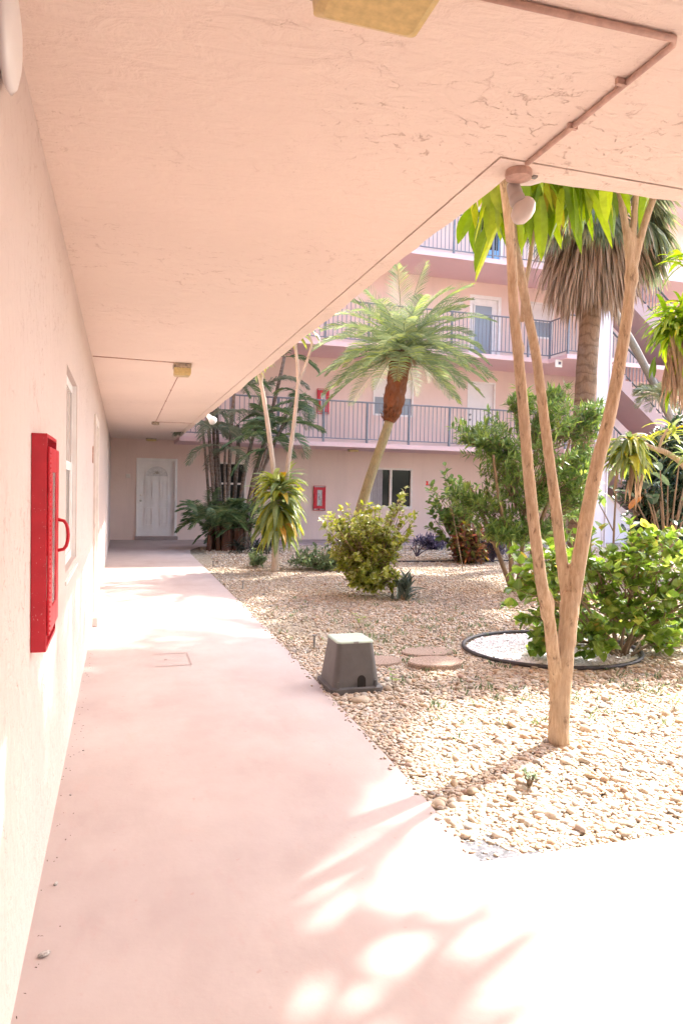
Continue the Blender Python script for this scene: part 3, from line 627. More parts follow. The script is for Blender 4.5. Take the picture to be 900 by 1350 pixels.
# leaf litter flecks
lit = MB()
for i in range(900):
    Y = rnd.uniform(6.5**0.5, 16**0.5)**2; X = 1.5 + rnd.random()*(0.9*Y-1.2)
    a = rnd.uniform(0, 6.28); lit.leaf((X, Y, 0.004+rnd.random()*0.01), (math.cos(a), math.sin(a), rnd.uniform(0, 0.3)), rnd.uniform(0.03, 0.075), rnd.uniform(0.012, 0.03), 0.3, 2, 'oval', 0.3)
tag(lit.build('leaf_litter', M['dirt']), 'dark fallen leaf flecks on the gravel', 'leaf litter', kind='stuff')
db = MB()
for i in range(80):
    Y = rnd.uniform(1.3, 7.0); X = -0.262 + abs(rnd.gauss(0, 0.035)) if i < 90 else rnd.uniform(-0.2, 1.35); a = rnd.uniform(0, 6.28)
    db.leaf((X, Y, 0.002), (math.cos(a), math.sin(a), rnd.uniform(0, 0.25)), rnd.uniform(0.005, 0.016), rnd.uniform(0.003, 0.007), 0.3, 2, 'oval', 0.4)
tag(db.build('debris', M['dirt']), 'tiny dark flecks of debris along the foot of the left wall', 'debris', kind='stuff')
sp_y = nrng.uniform(2.5, 9.0, 150); sp_x = np.interp(sp_y, ey, ex) - np.abs(nrng.normal(0, 0.022, 150))
o = scatter_pebbles('gravel', np.stack([sp_x, sp_y], 1), 0.0075, M['pebble'], 2, 0.003, 0.001); tag(o, kind='stuff', label='small stones spilled on the walkway edge', cat='gravel')
# sparse grass / weeds between the stones
wd = MB()
for i in range(260):
    if i < 170: c = (rnd.gauss(2.6, 0.9), rnd.gauss(6.6, 1.1))
    else: c = (rnd.gauss(3.4, 0.9), rnd.gauss(4.4, 0.5))
    if c[0] < 1.5 or in_ring(*c): continue
    for k in range(rnd.randint(3, 8)):
        a = rnd.uniform(0, 6.28); wd.leaf((c[0]+rnd.gauss(0, 0.03), c[1]+rnd.gauss(0, 0.03), -0.01), (math.cos(a)*0.7, math.sin(a)*0.7, 1), rnd.uniform(0.03, 0.075), 0.011, 1.0, 2, 'lance', 0.2)
tag(wd.build('weeds', M['L_low']), 'thin sprouting weeds between the garden stones', 'weeds', kind='stuff')

# ================================================================ GARDEN OBJECTS
# black edging round the white bed
em = MB(); pts = []
for k in range(49):
    a = 2*PI*k/48; pts.append((RC[0]+(RA+0.015)*math.cos(a), RC[1]+(RB+0.015)*math.sin(a), 0.012))
em.tube(pts, 0.018, 8, cap=False)
tag(em.build('garden_edging', M['rubber'], smooth=True), 'black plastic edging looped round the white stone bed', 'edging')
em = MB(); em.tube([(5.2 + i*0.3, 13.25 - 0.012*i + 0.02*math.sin(i*1.7), -0.005) for i in range(13)], 0.02, 8)
tag(em.build('garden_edging', M['rubber'], smooth=True), 'straight black edging strip running behind the croton bush', 'edging')
# utility box
ub = thing('valve_box', (1.62, 4.96, 0), 'grey brown tapered utility box with pale green lid beside the walkway', 'utility box')
BX0, BX1, BY0, BY1 = 1.44, 1.80, 4.77, 5.15
bh = 0.335; ins = 0.045
def rrect(x0, x1, y0, y1, r_, n=5):
    out = []
    for cx_, cy_, a0 in ((x1-r_, y0+r_, -PI/2), (x1-r_, y1-r_, 0), (x0+r_, y1-r_, PI/2), (x0+r_, y0+r_, PI)):
        for k in range(n+1): a = a0 + PI/2*k/n; out.append((cx_+r_*math.cos(a), cy_+r_*math.sin(a)))
    return out
def loft(m, rings, cap=True):
    n = len(rings[0][0]); vs = []
    for ring, z in rings: vs += [(x, y, z) for x, y in ring]
    fs = [(i*n+j, i*n+(j+1) % n, (i+1)*n+(j+1) % n, (i+1)*n+j) for i in range(len(rings)-1) for j in range(n)]
    if cap: fs += [tuple(range(n-1, -1, -1)), tuple((len(rings)-1)*n+j for j in range(n))]
    return m.add(vs, fs)
m = MB(); loft(m, [(rrect(BX0, BX1, BY0, BY1, 0.045), 0.0), (rrect(BX0+ins, BX1-ins, BY0+ins, BY1-ins, 0.04), bh)])
m.build('body', M['boxgrey'], ub)
m = MB(); loft(m, [(rrect(BX0-0.02, BX1+0.02, BY0-0.02, BY1+0.02, 0.05), -0.02), (rrect(BX0-0.02, BX1+0.02, BY0-0.02, BY1+0.02, 0.05), 0.022), (rrect(BX0-0.004, BX1+0.004, BY0-0.004, BY1+0.004, 0.05), 0.03)])
m.build('flange', M['boxgrey'], ub)
m = MB(); loft(m, [(rrect(BX0+ins-0.004, BX1-ins+0.004, BY0+ins-0.004, BY1-ins+0.004, 0.04), bh), (rrect(BX0+ins-0.004, BX1-ins+0.004, BY0+ins-0.004, BY1-ins+0.004, 0.04), bh+0.010), (rrect(BX0+ins+0.004, BX1-ins-0.004, BY0+ins+0.004, BY1-ins-0.004, 0.034), bh+0.015)])
m.build('lid', M['boxlid'], ub)
m = MB(); sl0 = ins/bh
ax = 1.652; prof = [(ax-0.032, 0.012), (ax+0.032, 0.012)] + [(ax+0.032*math.cos(PI*k/8), 0.062+0.034*math.sin(PI*k/8)) for k in range(9)]
vs = [(x, BY0-0.0035+z*sl0, z+0.016) for x, z in prof]; m.add(vs, [tuple(range(len(vs)))])
m.build('pipe_notch', M['black'], ub)
m = MB(); m.box(1.60, 1.636, BY0+ins-0.007, BY0+ins+0.02, bh+0.001, bh+0.013); m.build('latch', M['steel'], ub)
for sx_ in (1.475, 1.755):
    MB().box(sx_-0.007, sx_+0.007, BY0-0.012, BY0+0.004, 0.02, 0.075).build('clip', M['boxgrey'], ub)
# stepping stones
def stone(c, a, b_, h, label, rot_=0.0):
    rg = random.Random(int(c[0]*100)); base = []
    n = 28
    for k in range(n):
        t = 2*PI*k/n; q = 1+rg.uniform(-0.025, 0.025); x, y = a*q*math.cos(t), b_*q*math.sin(t)
        base.append((c[0]+x*math.cos(rot_)-y*math.sin(rot_), c[1]+x*math.sin(rot_)+y*math.cos(rot_)))
    sc_ = lambda s_: [(c[0]+(x-c[0])*s_, c[1]+(y-c[1])*s_) for x, y in base]
    m = MB(); loft(m, [(base, -0.03), (base, h-0.01), (sc_(0.96), h)]); o = m.build('stepping_stone', M['stepstone'])
    tag(o, label, 'stepping stone', 'stepping stones in the gravel')
stone((2.50, 5.36), 0.235, 0.17, 0.035, 'round brown stepping stone lying proud of the gravel, nearest of the three')
stone((2.62, 5.80), 0.24, 0.17, 0.012, 'half buried round stepping stone between the proud one and the black edging')
stone((2.08, 5.58), 0.20, 0.16, 0.010, 'round stepping stone partly hidden behind the utility box')
# stakes
def stake(px, py, h, label):
    p = on_z(px, py); m = MB()
    m.lathe((p.x, p.y, 0), [(0.010, -0.05), (0.012, h*0.8), (0.012, h*0.85), (0.024, h*0.96), (0.024, h)], 10)
    tag(m.build('stake', M['steel'], smooth=False), label, 'stake', 'dark stakes beside the walkway')
stake(414, 852, 0.105, 'short dark metal stake with flared head behind the utility box')
stake(320, 775, 0.10, 'short dark stake at the gravel edge halfway down the walkway')
stake(281, 746, 0.09, 'small dark stake at the far end of the gravel edge')
# floor hatch outline and loose chips on the walkway
m = MB()
hx0, hx1, hy0, hy1 = 0.27, 0.55, 5.78, 6.2
ring_h = lambda e: [(hx0-e, hy0-e), (hx1+e, hy0-e), (hx1+e, hy1+e), (hx0-e, hy1+e)]
a_, b2_ = ring_h(0.006), ring_h(-0.006); vs = [(x, y, 0.004) for x, y in a_+b2_]
m.add(vs, [(i, (i+1) % 4, 4+(i+1) % 4, 4+i) for i in range(3)])
m.lathe((0.36, 5.99, 0.002), [(0.012, 0), (0.012, 0.003)], 10)
tag(m.build('floor_hatch', M['hatch']), 'faint square access cover outlined in the walkway paint', 'floor cover')
def chip(px, py, s_, label):
    p = on_z(px, py); xy = np.array([[p.x, p.y]])
    o = scatter_pebbles('concrete_chip', xy, s_, M['stamp'], 2, s_*0.35, 0.0); tag(o, label, 'chip', 'loose chips along the left wall')
chip(73, 1167, 0.0085, 'grey concrete chip on the walkway by the left wall, the farther of the front pair')
chip(58, 1260, 0.010, 'grey concrete chip on the walkway nearest the bottom left of the picture')
chip(110, 990, 0.006, 'tiny grey chip on the walkway under the red cabinet')
chip(93, 1049, 0.006, 'tiny dark chip close to the left wall between the cabinet and the larger chips')

# ---- extinguisher cabinets
def cabinet(label):
    """built at the origin: back on plane y=0, facing -Y, 0.34 wide, 0.69 tall"""
    root = thing('extinguisher_cabinet', (0, 0, 0), label, 'fire cabinet', 'red fire extinguisher cabinets', absolute=False)
    Wd, Hh, D = 0.34, 0.69, 0.045
    m = MB(); m.box(-Wd/2, Wd/2, -0.004, 0.0, 0, Hh); m.box(-Wd/2, -Wd/2+0.012, -D, -0.004, 0, Hh); m.box(Wd/2-0.012, Wd/2, -D, -0.004, 0, Hh)
    m.box(-Wd/2+0.012, Wd/2-0.012, -D, -0.004, 0, 0.012); m.box(-Wd/2+0.012, Wd/2-0.012, -D, -0.004, Hh-0.012, Hh)
    m.build('body', M['red'], root)
    fr = MB(); b_ = 0.10; y0, y1 = -D-0.009, -D-0.001; i_ = 0.006
    fr.box(-Wd/2+i_, -Wd/2+b_, y0, y1, 0.05, Hh-0.04); fr.box(Wd/2-b_, Wd/2-i_, y0, y1, 0.05, Hh-0.04)
    fr.box(-Wd/2+b_, Wd/2-b_, y0, y1, Hh-0.12, Hh-0.04); fr.box(-Wd/2+b_, Wd/2-b_, y0, y1, 0.05, 0.13)
    do = fr.build('door', M['red'], root); bevel(do, 0.003)
    rv = MB()
    for k in range(38): rv.lathe((-Wd/2+0.016, y0, 0.065+k*0.0152), [(0.0045, 0), (0.003, -0.003)], 6, 'Y')
    rv.build('rivet_strip', M['redplain'], do)
    MB().box(-Wd/2+b_-0.003, Wd/2-b_+0.003, -D-0.0055, -D-0.003, 0.127, Hh-0.117).build('pane', M['pane'], do)
    MB().box(-Wd/2+0.013, Wd/2-0.013, -0.008, -0.0045, 0.013, Hh-0.013).build('lining', M['white'], root)
    hd = MB(); pts = [(Wd/2-0.03, y0+0.002, 0.405)]
    for k in range(9):
        t = PI*k/8; pts.append((Wd/2-0.03, y0-0.034*math.sin(t)**0.6, 0.35+0.055*math.cos(t)))
    pts.append((Wd/2-0.03, y0+0.002, 0.295)); hd.tube(pts, 0.0062, 8); hd.build('handle', M['red'], do, smooth=True)
    ex_ = thing('fire_extinguisher', (0, 0, 0), '', 'extinguisher', 'extinguishers inside the cabinets', absolute=False)
    m = MB(); m.lathe((0, -0.026, 0.02), [(0.016, 0), (0.018, 0.01), (0.018, 0.36), (0.012, 0.39), (0.007, 0.41)], 14); m.build('cylinder', M['redplain'], ex_, smooth=True)
    m = MB(); m.box(-0.012, 0.012, -0.036, -0.014, 0.43, 0.46); m.tube([(0, -0.026, 0.455), (-0.035, -0.03, 0.475)], 0.006, 6); m.tube([(0, -0.026, 0.465), (-0.035, -0.03, 0.50)], 0.006, 6); m.build('valve', M['steel'], ex_)
    m = MB(); m.lathe((0, -0.026, 0.02), [(0.0186, 0.12), (0.0186, 0.27)], 14); m.build('paper_label', M['white'], ex_)
    return root, ex_
def place(o, loc, rz): o.location = loc; o.rotation_euler = (0, 0, rz); return o
c0, e0 = cabinet('large chipped red fire cabinet on the near left wall with loop handle')
for l_, el_, loc in (('red fire cabinet on the pink ground floor wall beside the window', 'fire extinguisher inside the ground floor cabinet of the pink facade', (5.25, FY-0.003, 0.81)),
                ('red fire cabinet on the second floor wall behind the railing', 'fire extinguisher inside the cabinet behind the second floor railing', (5.30, FY-0.003, 3.49))):
    c = copy_tree(c0); place(c, loc, 0); c['label'] = l_
    e = copy_tree(e0); place(e, loc, 0); e['label'] = el_
place(c0, (WX+0.001, 2.575, 0.912), PI/2); place(e0, (WX+0.001, 2.575, 0.912), PI/2); e0['label'] = 'fire extinguisher inside the large cabinet on the near left wall'

# ---- lamps, conduits and small fittings
def ceiling_lamp(cx_, cy_, wx, wy, h, label):
    t_ = thing('ceiling_lamp', (cx_, cy_, 2.6), label, 'ceiling lamp', 'box lamps under the walkway ceiling')
    m = MB(); m.box(cx_-wx/2, cx_+wx/2, cy_-wy/2, cy_+wy/2, 2.6-h*0.4, 2.599); bevel(m.build('base', M['lampbase'], t_), 0.006)
    m = MB(); z1 = 2.599-h*0.4; z0 = 2.6-h
    loft(m, [(rrect(cx_-wx*0.40, cx_+wx*0.40, cy_-wy*0.40, cy_+wy*0.40, wx*0.06), z0), (rrect(cx_-wx*0.47, cx_+wx*0.47, cy_-wy*0.47, cy_+wy*0.47, wx*0.05), z0+h*0.12), (rrect(cx_-wx*0.48, cx_+wx*0.48, cy_-wy*0.48, cy_+wy*0.48, wx*0.05), z1)])
    m.build('lens', M['lens'], t_)
ceiling_lamp(0.535, 1.50, 0.27, 0.27, 0.075, 'large yellowed box lamp on the near ceiling, cut by the top of the picture')
ceiling_lamp(0.54, 6.98, 0.165, 0.17, 0.115, 'yellowed box lamp with rusty base halfway along the walkway ceiling')
ceiling_lamp(0.70, 18.6, 0.26, 0.2, 0.07, 'small flat lamp on the ceiling in front of the white panelled door')
ceiling_lamp(5.95, 18.3, 0.26, 0.2, 0.07, 'small flat lamp under the second floor balcony of the far block')
bpy.data.objects['ceiling_lamp.003'].location.z = 2.5
for ch in [x for x in bpy.data.objects if x.parent == bpy.data.objects['ceiling_lamp.003']]: ch.location.z = 0.0
def conduit(pts, r_, label, straps=(), mat='conduit'):
    t_ = thing('conduit', pts[0], label, 'conduit')
    m = MB(); m.tube(pts, r_, 8); m.build('pipe', M[mat], t_, smooth=True)
    for p in straps:
        s_ = MB(); s_.box(p[0]-r_*1.7, p[0]+r_*1.7, p[1]-0.006, p[1]+0.006, 2.6-r_*2.15, 2.599); s_.build('strap', M[mat], t_)
zc_ = 2.6-0.0095
conduit([(0.67, 1.52, zc_), (1.31, 1.50, zc_), (1.325, 1.52, zc_), (1.335, 2.22, zc_)], 0.0088, 'pink painted conduit turning a corner on the near ceiling to the floodlight', [(1.31, 1.70), (1.33, 1.95)])
conduit([(-0.26, 6.86, 2.596), (0.46, 6.9, 2.596)], 0.005, 'thin cable from the left wall to the halfway box lamp')
conduit([(0.555, 7.08, 2.596), (0.585, 13.5, 2.596)], 0.006, 'long thin conduit running down the ceiling behind the halfway lamp', [(0.56, 8.9), (0.568, 10.1), (0.575, 11.2)])
conduit([(0.64, 13.55, 2.596), (1.28, 13.5, 2.596)], 0.006, 'short thin conduit from the round junction box to the slab edge')
m = MB(); m.lathe((0.585, 13.6, 2.54), [(0.05, 0), (0.07, 0.01), (0.07, 0.058)], 14)
tag(m.build('junction_box', M['lampbase']), 'round junction box on the walkway ceiling near the far door', 'junction box')
# wall lamp, top left
t_ = thing('wall_lamp', (WX, 1.73, 2.42), 'white round wall lamp high on the left wall at the top corner', 'wall lamp')
mlamp, tl_, bl_ = new_mat('lit opal glass'); bl_.inputs['Base Color'].default_value = (0.72, 0.69, 0.69, 1); bl_.inputs['Roughness'].default_value = 0.35
bl_.inputs['Emission Color'].default_value = (1, 0.97, 0.95, 1); bl_.inputs['Emission Strength'].default_value = 0.0
m = MB(); m.lathe((WX+0.0, 1.74, 2.43), [(0.06, 0.0), (0.06, 0.012)], 20, 'X'); m.build('base', M['white'], t_)
m = MB(); m.lathe((WX+0.01, 1.74, 2.43), [(0.085, 0), (0.11, 0.005), (0.12, 0.013), (0.11, 0.024), (0.08, 0.033), (0.04, 0.038), (0.005, 0.039)], 72, 'X'); m.build('globe', mlamp, t_, smooth=True)
# floodlight at the slab corner
t_ = thing('floodlight', (1.36, 2.33, 2.6), 'cream bulb floodlight hanging from the near slab corner', 'floodlight')
m = MB(); m.lathe((1.345, 2.29, 2.565), [(0.03, 0.0), (0.046, 0.005), (0.048, 0.02), (0.046, 0.0325)], 20); m.build('mounting_plate', M['conduit'], t_, smooth=False)
def blob(name, c, ax, L, prof, mat, n=24):
    """turned shape along an axis, profile as (fraction of length, radius)"""
    c = Vector(c); ax = Vector(ax).normalized(); m = MB(); m.tube([c + ax*L*f for f, _ in prof], [q for _, q in prof], n); return m.build(name, mat, t_, smooth=True)
M['flood'] = simple('cream lamp enamel', (0.66, 0.57, 0.52), 0.4, var=0.04)
M['floodneck'] = simple('greyed lamp socket', (0.50, 0.43, 0.40), 0.5, var=0.08)
egg = [(0.0, 0.004), (0.06, 0.016), (0.2, 0.028), (0.42, 0.036), (0.62, 0.0365), (0.80, 0.030), (0.93, 0.017), (1.0, 0.004)]
ea, eb = on_y(676, 238, 2.36), on_y(720, 232, 2.36)
blob('canopy', ea, eb-ea, (eb-ea).length, [(0, .004), (.06, .012), (.2, .02), (.5, .025), (.8, .02), (.94, .012), (1, .004)], M['flood'])
na, nb = on_y(675, 242, 2.35), on_y(683, 268, 2.32)
blob('socket', na, nb-na, (nb-na).length, [(0, .02), (.1, .024), (.55, .027), (.6, .025), (.66, .025), (.7, .029), (.95, .029), (1, .022)], M['floodneck'])
ba, bb = on_y(677, 276, 2.34), on_y(703, 270, 2.27)
ba = on_y(680, 292, 2.31); bb = on_y(699, 262, 2.33)
blob('lamp_head', ba, bb-ba, (bb-ba).length*1.0, [(0.0, 0.006), (0.05, 0.018), (0.2, 0.032), (0.45, 0.039), (0.65, 0.038), (0.85, 0.028), (0.96, 0.014), (1.0, 0.004)], M['flood'])
pq = on_y(704, 230, 2.31); MB().box(pq.x-0.009, pq.x+0.009, pq.y-0.01, pq.y+0.01, pq.z-0.012, pq.z+0.02).build('bracket', M['steel'], t_)
# small far floodlight by the palm clump
t_ = thing('floodlight', (1.35, 13.4, 2.5), 'small white floodlight under the far slab edge before the palm clump', 'floodlight')
pa = on_y(272, 546, 13.4); pb = on_y(281, 555, 13.2)
m = MB(); m.tube([pa, pa.lerp(pb, 0.6), pb], [0.03, 0.05, 0.08], 12); m.build('lamp_head', M['white'], t_, smooth=True)
m = MB(); m.tube([pa, Vector((1.30, 13.45, 2.59))], 0.02, 8); m.build('arm', M['white'], t_)
# door bell plate, number plates
m = MB(); m.box(0.10, 0.21, FY-0.02, FY, 1.60, 1.70); bevel(tag(m.build('door_bell', M['offwhite']), 'small square bell plate left of the white panelled door', 'door bell'), 0.01)
m = MB(); m.box(WX, WX+0.012, 7.18, 7.26, 1.64, 1.80); tag(m.build('number_plate', M['conduit']), 'small brown plate on the left wall past the window', 'plate')
m = MB(); m.box(9.35, 9.50, FY-0.012, FY, 6.88, 6.99); tag(m.build('number_plate', M['offwhite']), 'small pale plate beside the grey screened third floor door', 'plate')
t_ = thing('hanging_sign', (11.5, 16.9, 5.0), 'small white notice hanging under the third floor landing', 'sign')
p = on_y(736, 479, 16.9)
m = MB(); m.box(p.x-0.10, p.x+0.10, p.y-0.02, p.y+0.02, p.z-0.10, p.z+0.10); m.build('panel', M['white'], t_)
m = MB(); m.box(p.x-0.02, p.x+0.06, p.y-0.024, p.y-0.021, p.z-0.03, p.z+0.045); m.build('mark', M['L_purple'], t_)
m = MB(); m.box(p.x-0.015, p.x+0.015, p.y-0.01, p.y+0.01, p.z+0.10, 5.04); m.build('hanger', M['white'], t_)

# ================================================================ PLANTS
def pxpath(pts, Y): return [on_y(x, y, (Y if not isinstance(Y, (list, tuple)) else Y[i])) for i, (x, y) in enumerate(pts)]
def smooth_path(pts, k=4):
    out = []; P = [pts[0]] + list(pts) + [pts[-1]]
    for i in range(1, len(P)-2):
        for j in range(k):
            t = j/k; p0, p1, p2, p3 = P[i-1], P[i], P[i+1], P[i+2]
            out.append(0.5*((2*p1) + (p2-p0)*t + (2*p0-5*p1+4*p2-p3)*t*t + (3*p1-p0-3*p2+p3)*t**3))
    out.append(Vector(pts[-1])); return out
def stem(m, pts, r0, r1, n=10, jit=0.05, k=4):
    pts = smooth_path([Vector(p) for p in pts], k); q = len(pts)
    m.tube(pts, [r0+(r1-r0)*i/(q-1) for i in range(q)], n, True, jit)
def rosette(m, c, n, L, W, el=(-0.9, 1.2), droop=1.6, prof='lance', segs=6, fold=0.3, rg=rnd, cut=None, jitter=0.03):
    for i in range(n):
        a = rg.uniform(0, 2*PI); e = rg.uniform(*el); l_ = L*rg.uniform(0.7, 1.1)
        d = Vector((math.cos(a)*math.cos(e), math.sin(a)*math.cos(e), math.sin(e)))
        m.leaf(Vector(c)+Vector((rg.gauss(0, jitter), rg.gauss(0, jitter), rg.gauss(0, jitter*1.5))), d, l_, W*rg.uniform(0.75, 1.15), droop*rg.uniform(0.75, 1.3), segs, prof, fold, twist=rg.uniform(-0.4, 0.4))
def frond(m, base, d, L, droop, nl, ll, lw, rach=0.006, up=0.3, vee=0.35, start=0.12, rg=rnd, leafdroop=0.5, segs=10, lsegs=2):
    """arching rachis with leaflets along both sides"""
    d = Vector(d).normalized(); p = Vector(base); pts = [p.copy()]; ds = [d.copy()]
    for i in range(segs):
        p = p + d*(L/segs); d = (d + Vector((0, 0, -1))*(droop/segs)*(0.5+i/segs)).normalized(); pts.append(p.copy()); ds.append(d.copy())
    m.tube(pts, [rach*(1-0.8*i/segs) for i in range(segs+1)], 4)
    sd0 = ds[0].cross(Vector((0, 0, 1)));
    if sd0.length < 0.05: sd0 = Vector((rg.uniform(-1, 1), rg.uniform(-1, 1), 0))
    sd0.normalize()
    for i in range(nl):
        t = start + (1-start)*i/(nl-1); f_ = t*segs; k = min(int(f_), segs-1); q = pts[k].lerp(pts[k+1], f_-k); dd = ds[k]
        s_ = (sd0 - dd*sd0.dot(dd)).normalized(); nn = s_.cross(dd).normalized()
        if nn.z < 0: nn = -nn
        lf = ll*(0.45+0.55*math.sin(PI*min(1, 0.15+t*0.8)))*rg.uniform(0.85, 1.1)*(1 if t < 0.85 else 1-0.45*(t-0.85)/0.15)
        fwd = 0.45+0.75*t
        for sg in (-1, 1):
            dl = (s_*sg + dd*fwd + nn*rg.uniform(vee-0.15, vee+0.15)).normalized()
            m.leaf(q, dl, lf, lw, leafdroop*rg.uniform(0.6, 1.4), lsegs, 'lance', 0.2, side=dd.cross(dl))
def bush(fm, sm, c, rad3, ntw, nl, L, W, prof='oval', droop=0.4, rg=rnd, base=None, tw=0.006, inner=0.35, segs=3, spread=0.6, zmin=0.0, fold=0.25, up=0.25, lump=0.35, whorl=False):
    """woody twigs radiate from the base into an uneven crown; leaves sit along the outer half of each twig"""
    c = Vector(c); base = Vector(base) if base is not None else Vector((c.x, c.y, 0))
    lumps = [(Vector((rg.gauss(0, 1), rg.gauss(0, 1), rg.gauss(0, 1))).normalized(), rg.uniform(-lump, lump)) for _ in range(9)]
    for i in range(ntw):
        v = Vector((rg.gauss(0, 1), rg.gauss(0, 1), rg.gauss(0, 1))).normalized()
        k = 1.0 + sum(max(0, v.dot(l_)-0.6)*2.0*a for l_, a in lumps)
        rr_ = (rg.random()**0.45)*k; rr_ = max(rr_, inner)
        e = c + Vector((v.x*rad3[0], v.y*rad3[1], v.z*rad3[2]))*rr_
        if e.z < zmin: e.z = zmin + rg.uniform(0, 0.1)
        mid = base.lerp(e, 0.5) + Vector((rg.gauss(0, 0.05), rg.gauss(0, 0.05), 0.10*rad3[2]))
        s0 = base + Vector((rg.gauss(0, 0.05), rg.gauss(0, 0.05), 0))
        P = smooth_path([s0, mid, e], 4)
        if i % 3 == 0: sm.tube(P, [tw*(1.6-1.3*j/8) for j in range(len(P))], 5, False)
        else: sm.tube(P[4:], [tw*(0.9-0.7*j/4) for j in range(len(P)-4)], 4, False)
        dtw = (P[-1]-P[-3]).normalized()
        for j in range(nl):
            t = 1-spread*rg.random()**1.5; f_ = t*(len(P)-1); q = int(min(f_, len(P)-2)); bp = P[q].lerp(P[q+1], f_-q)
            ph = j*2.4+rg.uniform(-0.5, 0.5); a1 = dtw.orthogonal().normalized(); b1 = dtw.cross(a1)
            dl = (a1*math.cos(ph)+b1*math.sin(ph) + dtw*rg.uniform(0.2, 0.9) + Vector((0, 0, up))).normalized()
            fm.leaf(bp, dl, L*rg.uniform(0.6, 1.15), W*rg.uniform(0.7, 1.15), droop*rg.uniform(0.5, 1.5), segs, prof, fold, twist=rg.uniform(-0.5, 0.5))

# --- foreground multi-stem cane tree
Yt = 3.53
t_ = thing('cane_tree', on_z(736, 980), 'tall pale multi-stemmed cane tree in the near pebble bed, broad hanging leaves', 'tree')
m = MB()
stem(m, pxpath([(737, 992), (736, 960), (739, 920), (743, 880), (747, 835), (749, 800), (749, 788), (749, 780)], Yt), 0.066, 0.036, 14, 0.05)
stem(m, pxpath([(738, 935), (734, 905), (729, 865), (724, 820), (715, 778), (705, 704), (696, 620), (690, 545), (683, 470), (677, 405), (673, 320), (664, 240), (655, 190)], [3.53, 3.53, 3.50, 3.48, 3.46, 3.44, 3.42, 3.40, 3.38, 3.36, 3.34, 3.32, 3.30]), 0.040, 0.024, 12, 0.05)
stem(m, pxpath([(747, 850), (747, 815), (746, 785), (740, 735), (732, 667), (723, 598), (715, 535), (706, 468), (694, 405), (684, 350), (676, 310), (676, 240), (690, 190)], [3.53, 3.54, 3.56, 3.58, 3.60, 3.60, 3.58, 3.54, 3.50, 3.46, 3.42, 3.45, 3.5]), 0.037, 0.022, 12, 0.05)
stem(m, pxpath([(748, 850), (751, 815), (756, 780), (765, 729), (777, 660), (789, 604), (804, 545), (818, 470), (827, 410), (831, 370), (832, 350)], Yt), 0.049, 0.030, 12, 0.05)
stem(m, pxpath([(829, 390), (830, 360), (826, 310), (817, 255), (808, 200)], Yt), 0.026, 0.020, 10, 0.04)
stem(m, pxpath([(830, 390), (832, 360), (834, 310), (838, 255), (842, 200)], Yt), 0.024, 0.018, 10, 0.04)
stem(m, pxpath([(831, 390), (834, 360), (845, 310), (861, 260), (880, 205)], Yt), 0.026, 0.020, 10, 0.04)
for c_ in ((3.5, 3.9, 4.0), (4.1, 4.1, 4.2), (3.9, 3.5, 4.1), (4.4, 3.7, 4.3), (3.2, 3.4, 3.9), (3.6, 4.5, 4.3)): stem(m, [on_y(861, 262, 3.53), on_y(880, 205, 3.53), on_y(880, 205, 3.53).lerp(Vector(c_), 0.6), Vector(c_)], 0.02, 0.014, 8)
stem(m, pxpath([(688, 425), (692, 380), (700, 330), (705, 260)], 3.62), 0.018, 0.013, 8, 0.05)
for (x, y), r_, hh in (((721, 800), 0.043, 0.10), ((750, 805), 0.058, 0.13), ((735, 905), 0.055, 0.15), ((832, 365), 0.042, 0.09), ((683, 460), 0.036, 0.06)):
    q = on_y(x, y, 3.50 if x < 730 else 3.53); m.lathe((q.x, q.y, q.z), [(r_*0.3, -hh), (r_*0.8, -hh*0.6), (r_, -hh*0.1), (r_*0.95, hh*0.25), (r_*0.7, hh*0.65), (r_*0.25, hh)], 14)
tr_o = m.build('trunk', M['B_drac'], t_, smooth=True)
rm_ = tr_o.modifiers.new('blend', 'REMESH'); rm_.mode = 'VOXEL'; rm_.voxel_size = 0.0085; rm_.use_smooth_shade = True
sm_ = tr_o.modifiers.new('soften', 'SMOOTH'); sm_.factor = 0.5; sm_.iterations = 7
rg = random.Random(21)
m = MB()
for x, y, Y, n, L in ((655, 195, 3.35, 26, 0.46), (690, 190, 3.55, 30, 0.48), (722, 200, 3.75, 30, 0.46), (752, 205, 3.9, 26, 0.42), (785, 195, 4.0, 22, 0.40), (700, 215, 3.9, 22, 0.42)):
    rosette(m, on_y(x, y, Y), n, L, 0.085, (-1.2, 0.6), 1.9, 'lance', 6, 0.25, rg)
for i in range(150):
    x = rg.uniform(645, 808); y = rg.uniform(205, 262) - (12 if x > 770 else 0); q = on_y(x, y, rg.uniform(3.3, 4.1)); a = rg.uniform(0, 6.28)
    if 655 < x < 708 and q.y < 3.5: q.y += 0.35
    m.leaf(q, (0.45*math.cos(a), 0.45*math.sin(a), -0.8), rg.uniform(0.20, 0.40)*(1.0 if x > 690 else 0.8), rg.uniform(0.045, 0.085), 0.7, 6, 'lance', 0.3, twist=rg.uniform(-1.2, 1.2))
for x, y, n in ((808, 150, 30), (842, 150, 30), (885, 160, 34), (690, 120, 26), (760, 140, 26), (640, 140, 26)):
    rosette(m, on_y(x, y, 3.53), n, 0.5, 0.085, (-0.7, 1.2), 1.3, 'lance', 5, 0.25, rg, jitter=0.10)
for c_, n in (((3.5, 3.9, 4.0), 40), ((4.1, 4.1, 4.2), 40), ((3.9, 3.5, 4.1), 34), ((4.4, 3.7, 4.3), 30), ((3.2, 3.4, 3.9), 34), ((3.6, 4.5, 4.3), 30)):
    rosette(m, c_, n, 0.6, 0.11, (-0.9, 1.2), 1.4, 'lance', 5, 0.25, rg, jitter=0.12)
m.build('crown', M['L_drac'], t_)
m = MB()
